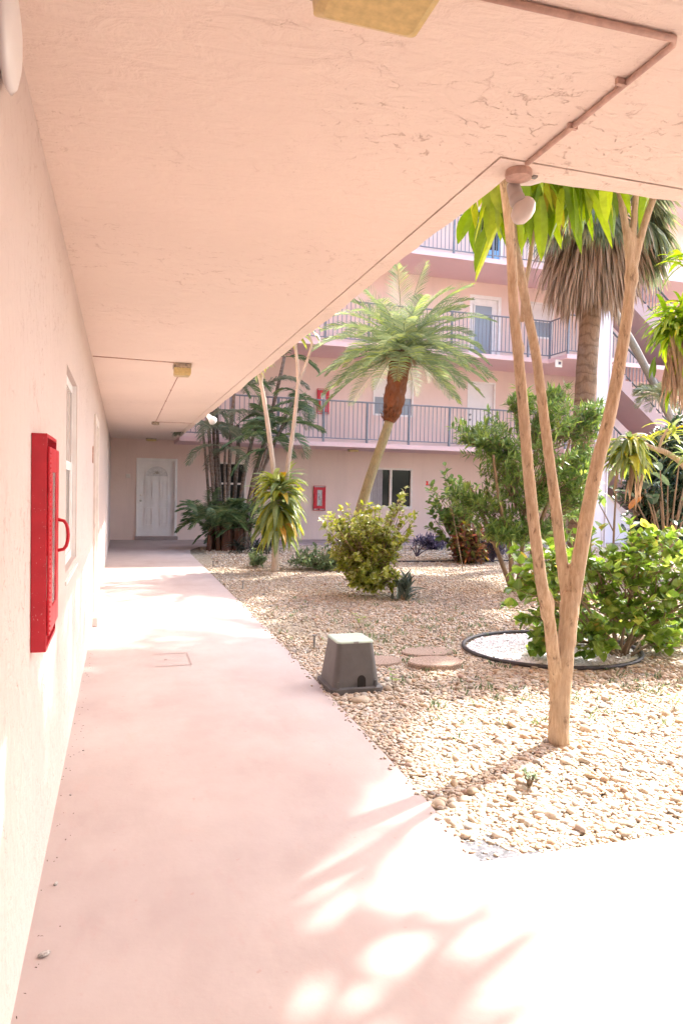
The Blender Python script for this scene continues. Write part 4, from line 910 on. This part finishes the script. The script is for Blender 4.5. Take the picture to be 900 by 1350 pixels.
for x, y, Y in ((712, 225, 3.7), (728, 235, 3.8), (700, 240, 3.6), (745, 235, 3.95)):
    for k in range(4):
        a = rg.uniform(0, 6.28); m.leaf(on_y(x, y, Y), (0.2*math.cos(a), 0.2*math.sin(a), -1), rg.uniform(0.3, 0.45), 0.03, 0.2, 4, 'lance', 0.8)
m.build('dead_leaves', M['L_dead'], t_)

# --- left cane plant with a leafy skirt
Yd = 12.06
t_ = thing('cane_plant', on_z(362, 752), 'yellow green cane plant with a full leaf skirt and two bare upright canes', 'plant')
m = MB()
stem(m, pxpath([(362, 757), (363, 730), (364, 690), (366, 650), (363, 640), (357, 590), (350, 540), (344, 505), (340, 490)], Yd), 0.065, 0.028, 10, 0.04)
stem(m, pxpath([(366, 660), (376, 640), (380, 610), (386, 570), (391, 525), (393, 500), (391, 470), (389, 450)], Yd), 0.045, 0.026, 10, 0.04)
stem(m, pxpath([(393, 505), (400, 488), (407, 468), (411, 452), (406, 442)], Yd), 0.026, 0.022, 8, 0.04)
stem(m, pxpath([(344, 510), (346, 490), (345, 470)], Yd), 0.02, 0.016, 8, 0.04)
m.build('trunk', M['B_pale'], t_, smooth=True)
m = MB(); rg = random.Random(31)
for k in range(12):
    y_ = 640+k*5.0; q = on_y(367+rg.uniform(-5, 5), y_, Yd+rg.uniform(-0.1, 0.1))
    rosette(m, q, 20, 0.62, 0.095, (-0.3, 1.0) if k < 5 else (-0.7, 0.35), 1.5 if k < 5 else 2.2, 'lance', 6, 0.25, rg)
rosette(m, on_y(372, 637, Yd), 18, 0.55, 0.09, (0.2, 1.3), 1.2, 'lance', 6, 0.25, rg)
for x, y in ((338, 480), (345, 462), (389, 440), (404, 432), (348, 470)): rosette(m, on_y(x, y, Yd), 12, 0.36, 0.07, (-0.7, 0.9), 1.4, 'lance', 5, 0.25, rg)
m.build('crown', M['L_dracdim'], t_)

# --- leaning date palm
Yp = 12.2
t_ = thing('date_palm', on_z(450, 757), 'leaning feathery palm with rusty fibre head above the leafy shrub', 'palm tree')
m = MB(); stem(m, pxpath([(449, 760), (463, 712), (479, 658), (492, 617), (504, 583), (513, 556)], Yp), 0.095, 0.085, 12, 0.04)
m.build('trunk', M['B_date'], t_, smooth=True)
m = MB(); pts = smooth_path(pxpath([(512, 556), (516, 545), (520, 525), (524, 500), (527, 478), (529, 465)], Yp), 4); q = len(pts)
m.tube(pts, [0.09+0.10*math.sin(min(1, i/(q*0.45))*PI/2) - 0.05*max(0, (i/q-0.6)) for i in range(q)], 16, True, 0.10)
rg = random.Random(41)
for i in range(420):
    k = rg.randint(1, q-2); a = rg.uniform(0, 6.28); r_ = 0.155
    d = Vector((math.cos(a), math.sin(a), 0)); m.leaf(pts[k]+d*r_*0.9, d*0.5+Vector((0, 0, rg.uniform(0.4, 1.2))), rg.uniform(0.06, 0.13), 0.03, -0.2, 2, 'lance', 0.5)
m.build('fibre_head', M['B_fibre'], t_)
m = MB(); ct = on_y(530, 462, Yp)
for i in range(66):
    a = i*2.39996; e = 1.16 - 1.6*(i/65)**0.95 + rg.uniform(-0.1, 0.1)
    d = Vector((math.cos(a)*math.cos(e), math.sin(a)*math.cos(e), math.sin(e)))
    frond(m, ct+d*0.08, d, rg.uniform(1.35, 1.75), rg.uniform(1.0, 1.5) if e > 0 else rg.uniform(0.55, 0.9), 42, 0.33, 0.018, 0.009, vee=0.3, rg=rg, leafdroop=0.5)
m.build('crown', M['L_date'], t_)
m = MB()
for i in range(60):
    a = rg.uniform(0, 6.28); m.leaf(ct+Vector((0.1*math.cos(a), 0.1*math.sin(a), -0.02)), (math.cos(a)*0.9, math.sin(a)*0.9, rg.uniform(-0.4, 0.3)), rg.uniform(0.25, 0.5), 0.035, 1.6, 4, 'lance', 0.4)
m.build('dead_leaves', M['L_dead'], t_)

# --- palm clump by the far door
t_ = thing('palm_clump', (2.3, 16.6, 0), 'dark clump of slender palms beside the far white door, dense fronds at its foot', 'palm clump')
rg = random.Random(51)
stems = [((279, 712), (274, 640), (268, 575), (262, 530), 16.4, .035), ((287, 714), (281, 640), (275, 560), (272, 500), 16.3, .05), ((290, 714), (286, 640), (281, 560), (279, 490), 16.5, .045), ((295, 712), (290, 650), (287, 590), (286, 520), 16.7, .05),
         ((300, 714), (301, 650), (304, 580), (310, 500), 16.2, .05), ((305, 712), (310, 640), (314, 590), (313, 560), 16.8, .055), ((310, 712), (321, 630), (335, 570), (348, 510), 16.5, .05),
         ((318, 714), (332, 640), (352, 570), (375, 470), 16.7, .055), ((326, 714), (340, 640), (360, 590), (385, 530), 16.4, .04), ((300, 716), (297, 660), (296, 620), (297, 590), 16.1, .035), ((322, 712), (330, 655), (343, 620), (352, 590), 16.0, .045),
         ((320, 712), (345, 620), (375, 560), (405, 530), 16.9, .05)]
tips = []
for (a, b_, c, d, Y, r_) in stems:
    m = MB(); P = pxpath([a, b_, c, d], Y); P[0].z = -0.05; stem(m, P, r_, r_*0.7, 8, 0.04); m.build('stem', M['B_areca'], t_, smooth=True); tips.append((P[-1], (P[-1]-P[-2]).normalized()))
m = MB()
for i in range(60):
    a = rg.uniform(0, 6.28); q = on_y(rg.uniform(275, 328), 700, 16.3+rg.uniform(-0.3, 0.3)); m.tube([Vector((q.x, q.y, -0.05)), Vector((q.x+rg.gauss(0, .03), q.y, rg.uniform(0.3, 0.7)))], [0.06, 0.045], 6)
m.build('root_boots', bark('dark red palm boots', (0.07, 0.03, 0.02), (0.14, 0.07, 0.05), 0, scars=0.4), t_)
m = MB()
for i in range(95):
    q = on_y(rg.uniform(262, 335), rg.uniform(672, 700), 16.2+rg.uniform(-0.5, 0.6)); a = rg.uniform(0, 6.28); e = rg.uniform(-0.05, 1.1)
    frond(m, q, (math.cos(a)*math.cos(e), math.sin(a)*math.cos(e), math.sin(e)), rg.uniform(0.55, 0.95), rg.uniform(1.0, 1.8), 22, 0.26, 0.026, 0.007, rg=rg, vee=0.2, segs=7)
m.build('foot_fronds', M['L_areca'], t_)
m = MB(); m2 = MB()
for i, (p, d) in enumerate(tips):
    for k in range(4):
        a = rg.uniform(0, 6.28); e = rg.uniform(-0.3, 1.0)
        (frond)(m if (i % 3) else m2, p, (math.cos(a)*math.cos(e), math.sin(a)*math.cos(e), math.sin(e)), rg.uniform(0.8, 1.25), rg.uniform(1.2, 2.2), 26, 0.32, 0.026, 0.009, rg=rg, vee=0.15, segs=8, leafdroop=0.9)
for i in range(17):
    q = on_y(rg.uniform(335, 392), rg.uniform(540, 575), 16.0+rg.uniform(-0.5, 0.6)); a = rg.uniform(0, 6.28); e = rg.uniform(-0.4, 0.7)
    frond(m, q, (math.cos(a)*math.cos(e), math.sin(a)*math.cos(e), math.sin(e)), rg.uniform(0.6, 1.0), rg.uniform(0.8, 1.6), 24, 0.34, 0.03, 0.009, rg=rg, vee=0.15, segs=7, leafdroop=0.6)
for x, y in ((263, 560), (292, 566), (318, 545), (268, 560)):
    for k in range(4):
        a = rg.uniform(2.6, 6.6); frond(m2, on_y(x, y, 16.3), (math.cos(a), math.sin(a), 0.35), rg.uniform(0.7, 1.05), 2.4, 26, 0.36, 0.022, 0.009, rg=rg, vee=0.0, segs=8, leafdroop=1.3)
m.build('crown', M['L_areca'], t_); m2.build('crown', M['L_arecagrey'], t_)

# --- leafy yellow-green shrub in the middle
t_ = thing('hibiscus_shrub', (3.25, 9.1, 0), 'rounded yellow green shrub in the middle of the gravel, pale leaves on top', 'shrub')
f_ = MB(); s_ = MB(); rg = random.Random(61)
bush(f_, s_, (3.2, 9.1, 0.80), (0.60, 0.56, 0.52), 210, 20, 0.082, 0.05, 'oval', 0.6, rg, (3.25, 9.1, 0.25), 0.009, 0.35, 3, 0.7, 0.12)
bush(f_, s_, (3.2, 9.05, 0.38), (0.50, 0.5, 0.34), 120, 20, 0.08, 0.05, 'oval', 0.6, rg, (3.25, 9.1, 0.1), 0.007, 0.4, 3, 0.8, 0.05)
bush(f_, s_, (3.62, 9.0, 1.0), (0.2, 0.3, 0.55), 16, 12, 0.09, 0.05, 'oval', 0.6, rg, (3.3, 9.1, 0.3), 0.006)
bush(f_, s_, (2.78, 9.1, 0.9), (0.3, 0.3, 0.2), 22, 12, 0.09, 0.05, 'oval', 0.6, rg, (3.2, 9.1, 0.3), 0.006)
s_.build('stem', M['B_twig'], t_); f_.build('foliage', M['L_hib'], t_)
fl_ = MB()
for x, y, Y in ((563, 638, 11.5), (465, 676, 8.7), (670, 640, 9.0)):
    pass
t_ = thing('agave', (3.62, 8.75, 0), 'grey green spiky rosette at the foot of the rounded yellow green shrub', 'succulent')
m = MB(); rosette(m, (3.62, 8.78, 0.03), 34, 0.36, 0.06, (0.05, 1.2), 0.7, 'lance', 5, 0.5, rg, jitter=0.05); m.build('rosette', M['L_agave'], t_)
m = MB(); m.lathe((3.62, 8.78, -0.03), [(0.05, 0), (0.06, 0.04), (0.03, 0.09)], 10); m.build('base', M['L_dead'], t_)
t_ = thing('dark_bromeliad', (2.75, 15.4, 0), 'dark spiky rosette at the foot of the palm clump', 'bromeliad')
m = MB()
for x in (2.45, 2.75, 3.05, 2.9): rosette(m, (x, 15.4+rg.uniform(-.2, .2), 0.05), 24, 0.42, 0.05, (0.1, 1.3), 0.9, 'lance', 5, 0.5, rg, jitter=0.05)
m.build('rosette', M['L_brom'], t_)
# low grey-green ground shrub (two clumps)
for cx_, cy_, rx, ry, rz, n, lab in ((2.35, 12.7, 0.20, 0.22, 0.20, 30, 'small low green bush hugging the trunk of the cane plant'), (3.42, 12.2, 0.62, 0.5, 0.20, 150, 'low spreading grey green bush between cane plant and rounded shrub')):
    t_ = thing('low_bush', (cx_, cy_, 0), lab, 'bush'); f_ = MB(); s_ = MB()
    bush(f_, s_, (cx_, cy_, rz*0.9), (rx, ry, rz*1.25), n, 16, 0.075, 0.03, 'oval', 0.4, rg, (cx_, cy_, 0.0), 0.004, 0.4, 3, 0.7, 0.04)
    s_.build('stem', M['B_twig'], t_); f_.build('foliage', M['L_low'], t_)
# --- narrow-leaved small tree, right of centre
t_ = thing('yew_pine', (5.2, 8.6, 0), 'loose small tree with narrow bright green leaves behind the cane tree stems', 'tree')
rg = random.Random(71); s_ = MB(); f_ = MB()
Yo = 9.2
base_o = on_y(672, 790, Yo); base_o.z = 0
trk = [[(672, 810), (674, 770), (672, 720), (662, 680), (655, 640), (650, 600)], [(675, 808), (684, 760), (690, 700), (694, 650), (700, 590), (706, 545)], [(677, 806), (695, 750), (712, 690), (735, 630), (752, 580)], [(674, 808), (668, 760), (645, 700), (628, 660), (615, 635)]]
for k, pth in enumerate(trk):
    P = pxpath(pth, [Yo+0.1*i*(1 if k % 2 else -1) for i in range(len(pth))]); P[0] = Vector((P[0].x, P[0].y, -0.05)); stem(s_, P, 0.045, 0.018, 8, 0.05)
cl = [(640, 580, .42, .30), (690, 555, .50, .35), (735, 545, .45, .32), (770, 560, .40, .35), (660, 620, .48, .35), (720, 605, .55, .40), (760, 625, .42, .35), (700, 660, .50, .35), (745, 665, .40, .28), (640, 665, .42, .30), (615, 655, .30, .22), (690, 525, .28, .22), (735, 520, .22, .18), (625, 572, .28, .18), (680, 700, .38, .22), (770, 600, .3, .3), (660, 590, .4, .3), (715, 575, .4, .3), (680, 640, .4, .3), (725, 635, .4, .3), (765, 655, .35, .3), (655, 700, .35, .2), (720, 700, .35, .2), (785, 545, .25, .25)]
for x, y, rx, rz in cl:
    q = on_y(x, y, Yo+rg.uniform(-0.4, 0.5)); bq = on_y(690, min(y+60, 720), Yo)
    bush(f_, s_, q, (rx, rx, rz), 30, 20, 0.135, 0.031, 'lance', 0.35, rg, bq.lerp(q, 0.45), 0.006, 0.3, 2, 0.55, 0.1, lump=0.6)
s_.build('trunk', M['B_twig'], t_, smooth=True); f_.build('crown', M['L_olea'], t_)
# --- round-leaved bush at left of the croton
t_ = thing('round_leaf_bush', (7.0, 13.6, 0), 'dull green round leafed bush behind the red croton', 'bush')
s_ = MB(); f_ = MB(); rg = random.Random(81)
q = on_y(603, 672, 13.4); bush(f_, s_, q, (0.62, 0.5, 0.72), 85, 13, 0.15, 0.085, 'oval', 0.4, rg, (6.85, 13.5, 0), 0.01, 0.4, 3)
s_.build('stem', M['B_twig'], t_); f_.build('foliage', M['L_olea'], t_)
# --- croton
t_ = thing('croton', (6.7, 12.9, 0), 'bushy croton with mottled red, green and yellow leaves against the edging', 'shrub')
s_ = MB(); f_ = MB(); q = on_y(617, 718, 12.9)
bush(f_, s_, q, (0.42, 0.42, 0.52), 120, 13, 0.17, 0.06, 'oval', 0.5, rg, (q.x, 12.9, 0), 0.01, 0.35, 3, 0.7, 0.08)
s_.build('stem', M['B_purple'], t_); f_.build('foliage', M['L_croton'], t_)
t_ = thing('bare_bush', (7.35, 13.1, 0), 'dark twiggy bush with few leaves on the right of the croton', 'bush')
s_ = MB(); f_ = MB(); q = on_y(648, 708, 13.1)
bush(f_, s_, q, (0.4, 0.4, 0.42), 90, 3, 0.10, 0.03, 'lance', 0.4, rg, (q.x-0.05, 13.1, 0), 0.014, 0.5, 2)
s_.build('stem', M['B_purple'], t_); f_.build('foliage', M['L_croton'], t_)
for x, y, rx, Y, lab in ((570, 715, 0.55, 16.0, 'low purple leafed bed in front of the pink ground floor wall'), (648, 729, 0.5, 14.0, 'low purple leafed patch on the right behind the croton')):
    q = on_y(x, y, Y); t_ = thing('purple_plant', (q.x, Y, 0), lab, 'plant'); s_ = MB(); f_ = MB()
    bush(f_, s_, (q.x, Y, 0.16), (rx, 0.3, 0.2), 110, 9, 0.13, 0.03, 'lance', 0.5, rg, (q.x, Y, 0), 0.006, 0.4, 2, 0.8, 0.04)
    s_.build('stem', M['B_purple'], t_); f_.build('foliage', M['L_purple'], t_)
q = on_z(549, 733); t_ = thing('bare_twig', (q.x, q.y, 0), 'small bare dark twig standing left of the purple bed', 'twig')
m = MB()
for dx, dz in ((-0.16, 0.22), (0.12, 0.3), (0.3, 0.16), (-0.05, 0.33), (0.2, 0.28)): m.tube([(q.x, q.y, -0.02), (q.x+dx*0.4, q.y, dz*0.5), (q.x+dx, q.y+rg.uniform(-.1, .1), dz)], [0.018, 0.012, 0.005], 6)
m.build('stem', M['B_purple'], t_)

# --- big heart-leaved shrub on the right
t_ = thing('heart_leaf_shrub', (4.3, 5.35, 0), 'bright green heart leafed shrub filling the right side behind the cane tree', 'shrub')
rg = random.Random(91); s_ = MB(); f_ = MB()
bq = Vector((4.28, 5.32, 0))
for x, y, rx, rz, n in ((720, 745, .34, .22, 40), (700, 800, .25, .22, 22), (780, 730, .40, .24, 44), (840, 740, .42, .26, 46), (890, 760, .40, .36, 40), (800, 790, .42, .26, 48), (860, 810, .45, .28, 46), (760, 810, .30, .25, 30), (890, 720, .32, .22, 24), (930, 780, .4, .4, 30), (700, 745, .18, .12, 10), (840, 850, .25, .1, 14), (745, 850, .2, .1, 8), (895, 855, .3, .12, 16), (850, 700, .25, .14, 14), (705, 835, .22, .16, 20), (740, 830, .25, .2, 26), (775, 845, .2, .16, 16), (880, 830, .35, .2, 34), (855, 845, .25, .14, 20), (690, 770, .2, .16, 16), (920, 840, .4, .25, 30), (790, 835, .2, .14, 10)):
    q = on_y(x, y, 5.4+rg.uniform(-0.45, 0.5)); bush(f_, s_, q, (rx*1.05, rx*1.05, rz*1.05), int(n*0.66), 8, 0.10, 0.088, 'heart', 0.6, rg, bq.lerp(q, 0.55) + Vector((0, 0, 0.05)), 0.0045, 0.3, 4, 0.6, 0.05, 0.3, up=0.5); stem(s_, [bq + Vector((rg.gauss(0, .06), rg.gauss(0, .05), -0.05)), bq.lerp(q, 0.5) + Vector((0, 0, 0.06)), q], 0.014, 0.006, 6)
s_.build('stem', M['B_twig'], t_); f_.build('foliage', M['L_heart'], t_)

# --- fan palm
t_ = thing('fan_palm', (9.3, 12.85, 0), 'tall fan palm with a hanging brown skirt of dead leaves at the upper right', 'palm tree')
rg = random.Random(101)
m = MB(); P = pxpath([(762, 742), (765, 640), (769, 560), (773, 490), (777, 430), (780, 380), (783, 300), (786, 245)], 12.85); P[0].z = -0.05
stem(m, P, 0.235, 0.185, 16, 0.05); m.build('trunk', M['B_palm'], t_, smooth=True)
m = MB(); top = on_y(785, 285, 12.85)
for i in range(1500):
    a = rg.uniform(0, 6.28); h = rg.random(); z = top.z - 0.1 - 0.95*h + rg.gauss(0, 0.08); r0 = 0.22
    d = Vector((math.cos(a)*rg.uniform(0.15, 0.6), math.sin(a)*rg.uniform(0.15, 0.6), rg.uniform(-0.7, 0.05)))
    L_ = rg.uniform(0.9, 1.75)*(1.1-0.25*h)
    m.leaf((top.x+math.cos(a)*r0-0.05*h, top.y+math.sin(a)*r0, z), d, L_, rg.uniform(0.03, 0.07), 2.7, 5, 'lance', 0.5, twist=rg.uniform(-1.2, 1.2))
for i in range(500):
    a = rg.uniform(0, 6.28); r0 = rg.uniform(0.3, 0.68); z = top.z - rg.uniform(0.1, 1.0)
    m.leaf((top.x+math.cos(a)*r0, top.y+math.sin(a)*r0, z), (math.cos(a)*0.1, math.sin(a)*0.1, -1), rg.uniform(0.5, 1.0), rg.uniform(0.03, 0.06), 0.2, 3, 'lance', 0.5, twist=rg.uniform(-1.5, 1.5))
m.build('dead_skirt', M['L_skirt'], t_)
def fan(m, c, d, petl, rad_, nseg=30, droop=0.7, spread=2.3):
    d = Vector(d).normalized(); c = Vector(c); hub = c + d*petl + Vector((0, 0, -0.25*petl*petl)); m.tube([c, c.lerp(hub, 0.5)+Vector((0, 0, 0.06)), hub], [0.022, 0.016, 0.012], 5)
    s_ = d.cross(Vector((0, 0, 1))); s_ = s_.normalized() if s_.length > 0.05 else Vector((1, 0, 0))
    dd = (d + Vector((0, 0, -0.5))).normalized(); s_ = (s_-dd*s_.dot(dd)).normalized()
    for i in range(nseg):
        t = (i/(nseg-1)-0.5)*2*spread*0.5*1.1; v = dd*math.cos(t) + s_*math.sin(t)
        m.leaf(hub, v, rad_*(0.75+0.25*math.cos(t))*rg.uniform(0.9, 1.08), 0.075*rad_, droop*rg.uniform(0.7, 1.5), 4, 'lance', 0.4, side=dd.cross(s_).cross(v))
m = MB(); crown = on_y(788, 268, 12.85)
for i in range(26):
    a = i*2.4; e = rg.uniform(-0.5, 1.2); fan(m, crown, (math.cos(a)*math.cos(e), math.sin(a)*math.cos(e), math.sin(e)), rg.uniform(0.8, 1.25), rg.uniform(0.85, 1.1), 30, rg.uniform(0.8, 1.6))
for a, e in ((-0.3, -0.15), (-0.8, -0.35), (0.2, -0.3), (-1.3, -0.3), (-0.55, 0.1), (0.0, 0.2), (-0.2, -0.5), (-2.2, -0.2)):
    fan(m, crown, (math.cos(a)*math.cos(e), math.sin(a)*math.cos(e), math.sin(e)), rg.uniform(0.9, 1.2), rg.uniform(0.9, 1.15), 32, rg.uniform(1.3, 2.0))
m.build('crown', M['L_fan'], t_)

# --- cane plants on the far right
t_ = thing('cane_plant', (6.3, 6.5, 0), 'cane plant cut by the right edge, green tuft over shaggy dead leaves', 'plant')
rg = random.Random(111)
m = MB(); P = pxpath([(930, 860), (925, 700), (915, 600), (905, 540), (893, 480), (886, 430)], 6.5); P[0].z = -0.05; stem(m, P, 0.05, 0.035, 10, 0.05); m.build('trunk', M['B_drac'], t_, smooth=True)
m = MB()
for k, (x, y, n) in enumerate(((886, 432, 44), (890, 445, 34), (888, 420, 30), (897, 410, 30), (905, 425, 30))): rosette(m, on_y(x, y, 6.5), n, 0.42, 0.055, (-0.5, 1.1), 1.7, 'lance', 6, 0.3, rg)
rosette(m, on_y(905, 345, 6.4), 20, 0.4, 0.055, (-0.5, 1.0), 1.3, 'lance', 6, 0.3, rg)
for x, y in ((866, 500), (884, 530), (895, 500)): rosette(m, on_y(x, y-25, 6.45), 3, 0.28, 0.05, (-1.4, -1.0), 0.4, 'lance', 5, 0.3, rg)
m.build('crown', M['L_drac'], t_)
m = MB()
for k in range(70):
    q = on_y(rg.uniform(880, 908), rg.uniform(440, 490), 6.5+rg.uniform(-.08, .08)); a = rg.uniform(0, 6.28); m.leaf(q, (0.25*math.cos(a), 0.25*math.sin(a), -1), rg.uniform(0.3, 0.6), 0.035, 0.2, 4, 'lance', 0.7)
m.build('dead_leaves', M['L_dead'], t_)
t_ = thing('cane_plant', (6.9, 8.0, 0), 'drooping cane plant on a bent branch in front of the lilac column', 'plant')
rg = random.Random(121)
m = MB(); P = pxpath([(935, 760), (925, 680), (905, 620), (880, 598), (858, 590), (840, 582), (828, 590)], 8.0); P[0].z = -0.05; stem(m, P, 0.045, 0.03, 10, 0.05)
stem(m, pxpath([(868, 594), (872, 580), (880, 565)], 8.0), 0.022, 0.016, 8); m.build('trunk', M['B_drac'], t_, smooth=True)
m = MB()
for x, y, n in ((828, 585, 46), (832, 598, 40), (826, 605, 30)): rosette(m, on_y(x, y, 8.0), n, 0.5, 0.065, (-0.6, 0.9), 2.1, 'lance', 7, 0.3, rg)
rosette(m, on_y(885, 570, 8.0), 22, 0.36, 0.055, (-0.2, 1.0), 1.1, 'lance', 5, 0.3, rg)
rosette(m, on_y(905, 600, 7.8), 22, 0.36, 0.055, (-0.5, 1.0), 1.4, 'lance', 5, 0.3, rg)
m.build('crown', M['L_dracdim'], t_)
m = MB()
for k in range(16):
    q = on_y(rg.uniform(815, 850), rg.uniform(600, 635), 8.0); a = rg.uniform(0, 6.28); m.leaf(q, (0.2*math.cos(a), 0.2*math.sin(a), -1), rg.uniform(0.25, 0.45), 0.04, 0.2, 4, 'lance', 0.8)
m.build('dead_leaves', M['L_dead'], t_)
# --- large dark-leaved plant
t_ = thing('philodendron', (8.6, 9.5, 0), 'large plant with long dark glossy leaves at the right edge, one leaf tinged orange', 'plant')
rg = random.Random(131); m = MB(); s_ = MB()
bq = on_y(880, 700, 9.5); bq.z = 0.1
for x, y, L_, W_ in ((850, 645, .5, .2), (880, 640, .55, .22), (900, 660, .55, .22), (860, 665, .5, .2), (835, 655, .45, .16), (890, 690, .5, .22), (870, 620, .4, .16), (915, 640, .5, .2), (920, 690, .5, .2), (905, 625, .5, .2), (850, 690, .4, .16), (880, 665, .5, .2), (868, 640, .5, .2), (895, 610, .45, .18)):
    e = on_y(x, y, 9.5+rg.uniform(-0.4, 0.5)); s_.tube([bq, bq.lerp(e, 0.6)+Vector((0, 0, 0.1)), e], [0.02, 0.015, 0.01], 6)
    d = (e-bq).normalized(); d.z *= 0.3; m.leaf(e, d+Vector((rg.uniform(-.9, .5), rg.uniform(-.6, .2), 0.1)), L_, W_, 0.9, 6, 'oval', 0.3)
for x, y in ((880, 590), (900, 575), (895, 640), (862, 610), (890, 700), (915, 610), (870, 655), (905, 670), (850, 690), (872, 700), (925, 560), (840, 640)):
    q = on_y(x, y, 10.4+rg.uniform(-0.3, 0.3)); bush(m, s_, q, (0.48, 0.42, 0.46), 48, 13, 0.15, 0.065, 'oval', 0.4, rg, bq.lerp(q, 0.6)+Vector((0, 0.3, 0)), 0.006, lump=0.5)
s_.build('stem', M['B_twig'], t_); m.build('foliage', M['L_darkbig'], t_)
m = MB(); m.leaf(on_y(846, 655, 9.2), (-0.85, -0.2, -0.45), 0.36, 0.15, 0.4, 6, 'oval', 0.3); m.build('leaf', M['L_redtip'], t_)
# slim sapling before the pale wall, and a leaning grey trunk
t_ = thing('sapling', on_z(808, 733), 'slim bare sapling with two twigs in front of the pale spandrel wall', 'sapling')
m = MB(); P = pxpath([(808, 735), (809, 700), (811, 660), (813, 620)], 10.0); P[0].z = -0.05; stem(m, P, 0.022, 0.012, 8); stem(m, pxpath([(808, 700), (798, 680), (788, 662)], 10.0), 0.013, 0.008, 6); m.build('stem', M['B_twig'], t_)
m = MB(); rosette(m, on_y(792, 655, 10.0), 10, 0.25, 0.06, (-1.0, 0.5), 1.0, 'oval', 4, 0.3, rg); rosette(m, on_y(812, 622, 10.0), 12, 0.25, 0.05, (-0.6, 0.9), 1.0, 'lance', 4, 0.3, rg); m.build('foliage', M['L_olea'], t_)
t_ = thing('leaning_palm', (13.9, 14.4, 0), 'thin grey palm trunk leaning across the stair with a small frond tuft', 'palm tree')
m = MB(); P = pxpath([(925, 700), (905, 605), (888, 560), (866, 515), (843, 470), (822, 432), (804, 400)], 14.4); P[0].z = -0.05; stem(m, P, 0.11, 0.085, 10, 0.06); m.build('trunk', M['B_grey'], t_, smooth=True)
m = MB()
for i in range(18):
    a = rg.uniform(0, 6.28); e = rg.uniform(-0.5, 0.8); frond(m, on_y(868, 520, 14.0), (math.cos(a)*math.cos(e), math.sin(a)*math.cos(e), math.sin(e)), rg.uniform(0.5, 0.85), 1.2, 20, 0.28, 0.022, 0.008, rg=rg)
m.build('crown', M['L_fan'], t_)
# small sprouts
def sprout(px, py, n, L_, mat, label, prof='oval', wid=0.5):
    p = on_z(px, py); t_ = thing('sprout', (p.x, p.y, 0), label, 'sprout'); m = MB(); s_ = MB()
    for k in range(n):
        a = rg.uniform(0, 6.28); h = rg.uniform(0.3, 1.0)*L_*1.6; e = Vector((p.x+math.cos(a)*h*0.5, p.y+math.sin(a)*h*0.5, h)); s_.tube([(p.x, p.y, -0.03), e], [0.002, 0.0012], 5)
        for j in range(3): m.leaf(e, (math.cos(a+j*2), math.sin(a+j*2), 0.4), L_*0.6, L_*0.6*wid, 0.4, 3, prof, 0.2)
    s_.build('stem', M['B_twig'], t_); m.build('foliage', mat, t_)
sprout(519, 905, 5, 0.07, M['L_heart'], 'tiny bright green sprout right of the utility box')
sprout(698, 1035, 26, 0.045, M['L_low'], 'small dry brown sprig in the pebbles in front of the cane tree', 'lance', 0.35)
sprout(475, 826, 6, 0.08, M['L_heart'], 'small green sprout in the gravel behind the utility box')
sprout(887, 935, 5, 0.06, M['L_heart'], 'tiny green sprout in the gravel at the right edge')
# red flower on a thin stalk before the far wall
p = on_y(563, 637, 11.6); t_ = thing('hibiscus_flower', (p.x, 11.6, 0), 'single red flower on a long thin stalk before the pink wall', 'flower')
m = MB(); m.tube([(p.x+0.75, 11.6, -0.02), (p.x+0.5, 11.6, p.z*0.7), (p.x, 11.6, p.z)], [0.01, 0.007, 0.004], 6); m.build('stem', M['B_twig'], t_)
m = MB()
for k in range(6): m.leaf(p, (math.cos(k*1.05)*0.8, -0.4, math.sin(k*1.05)*0.8), 0.055, 0.04, 0.1, 3, 'oval', 0.2)
m.build('petals', M['flower'], t_)
# unseen tree added outside the frame: its crown shades and dapples the walkway
t_ = thing('added_shade_tree', (9.6, 6.2, 0), 'unseen tree added right of the garden to shade the walkway', 'tree')
rg = random.Random(141); s_ = MB(); f_ = MB()
stem(s_, [Vector((9.6, 6.2, -0.1)), Vector((9.5, 6.4, 2.5)), Vector((9.0, 7.0, 5.0)), Vector((8.0, 7.8, 6.6))], 0.28, 0.14, 12, 0.06)
stem(s_, [Vector((9.2, 6.9, 4.4)), Vector((8.0, 9.5, 6.5)), Vector((8.0, 11.5, 8.0))], 0.14, 0.07, 10, 0.06)
for c_, r_, n in (((6.5, 7.35, 7.0), (1.45, 2.75, 0.7), 560), ((10.2, 11.6, 8.2), (1.7, 1.4, 0.8), 150), ((11.2, 10.5, 8.5), (1.6, 1.6, 0.9), 110)):
    bush(f_, s_, c_, r_, n, 16, 0.20, 0.11, 'oval', 0.5, rg, (8.3, 8.6, 6.2), 0.018, 0.3, 3, 0.6, 3.0, lump=0.7)
s_.build('trunk', M['B_grey'], t_, smooth=True); f_.build('crown', M['L_shade'], t_)

for o in bpy.data.objects:
    if '_abs' in o: del o['_abs']
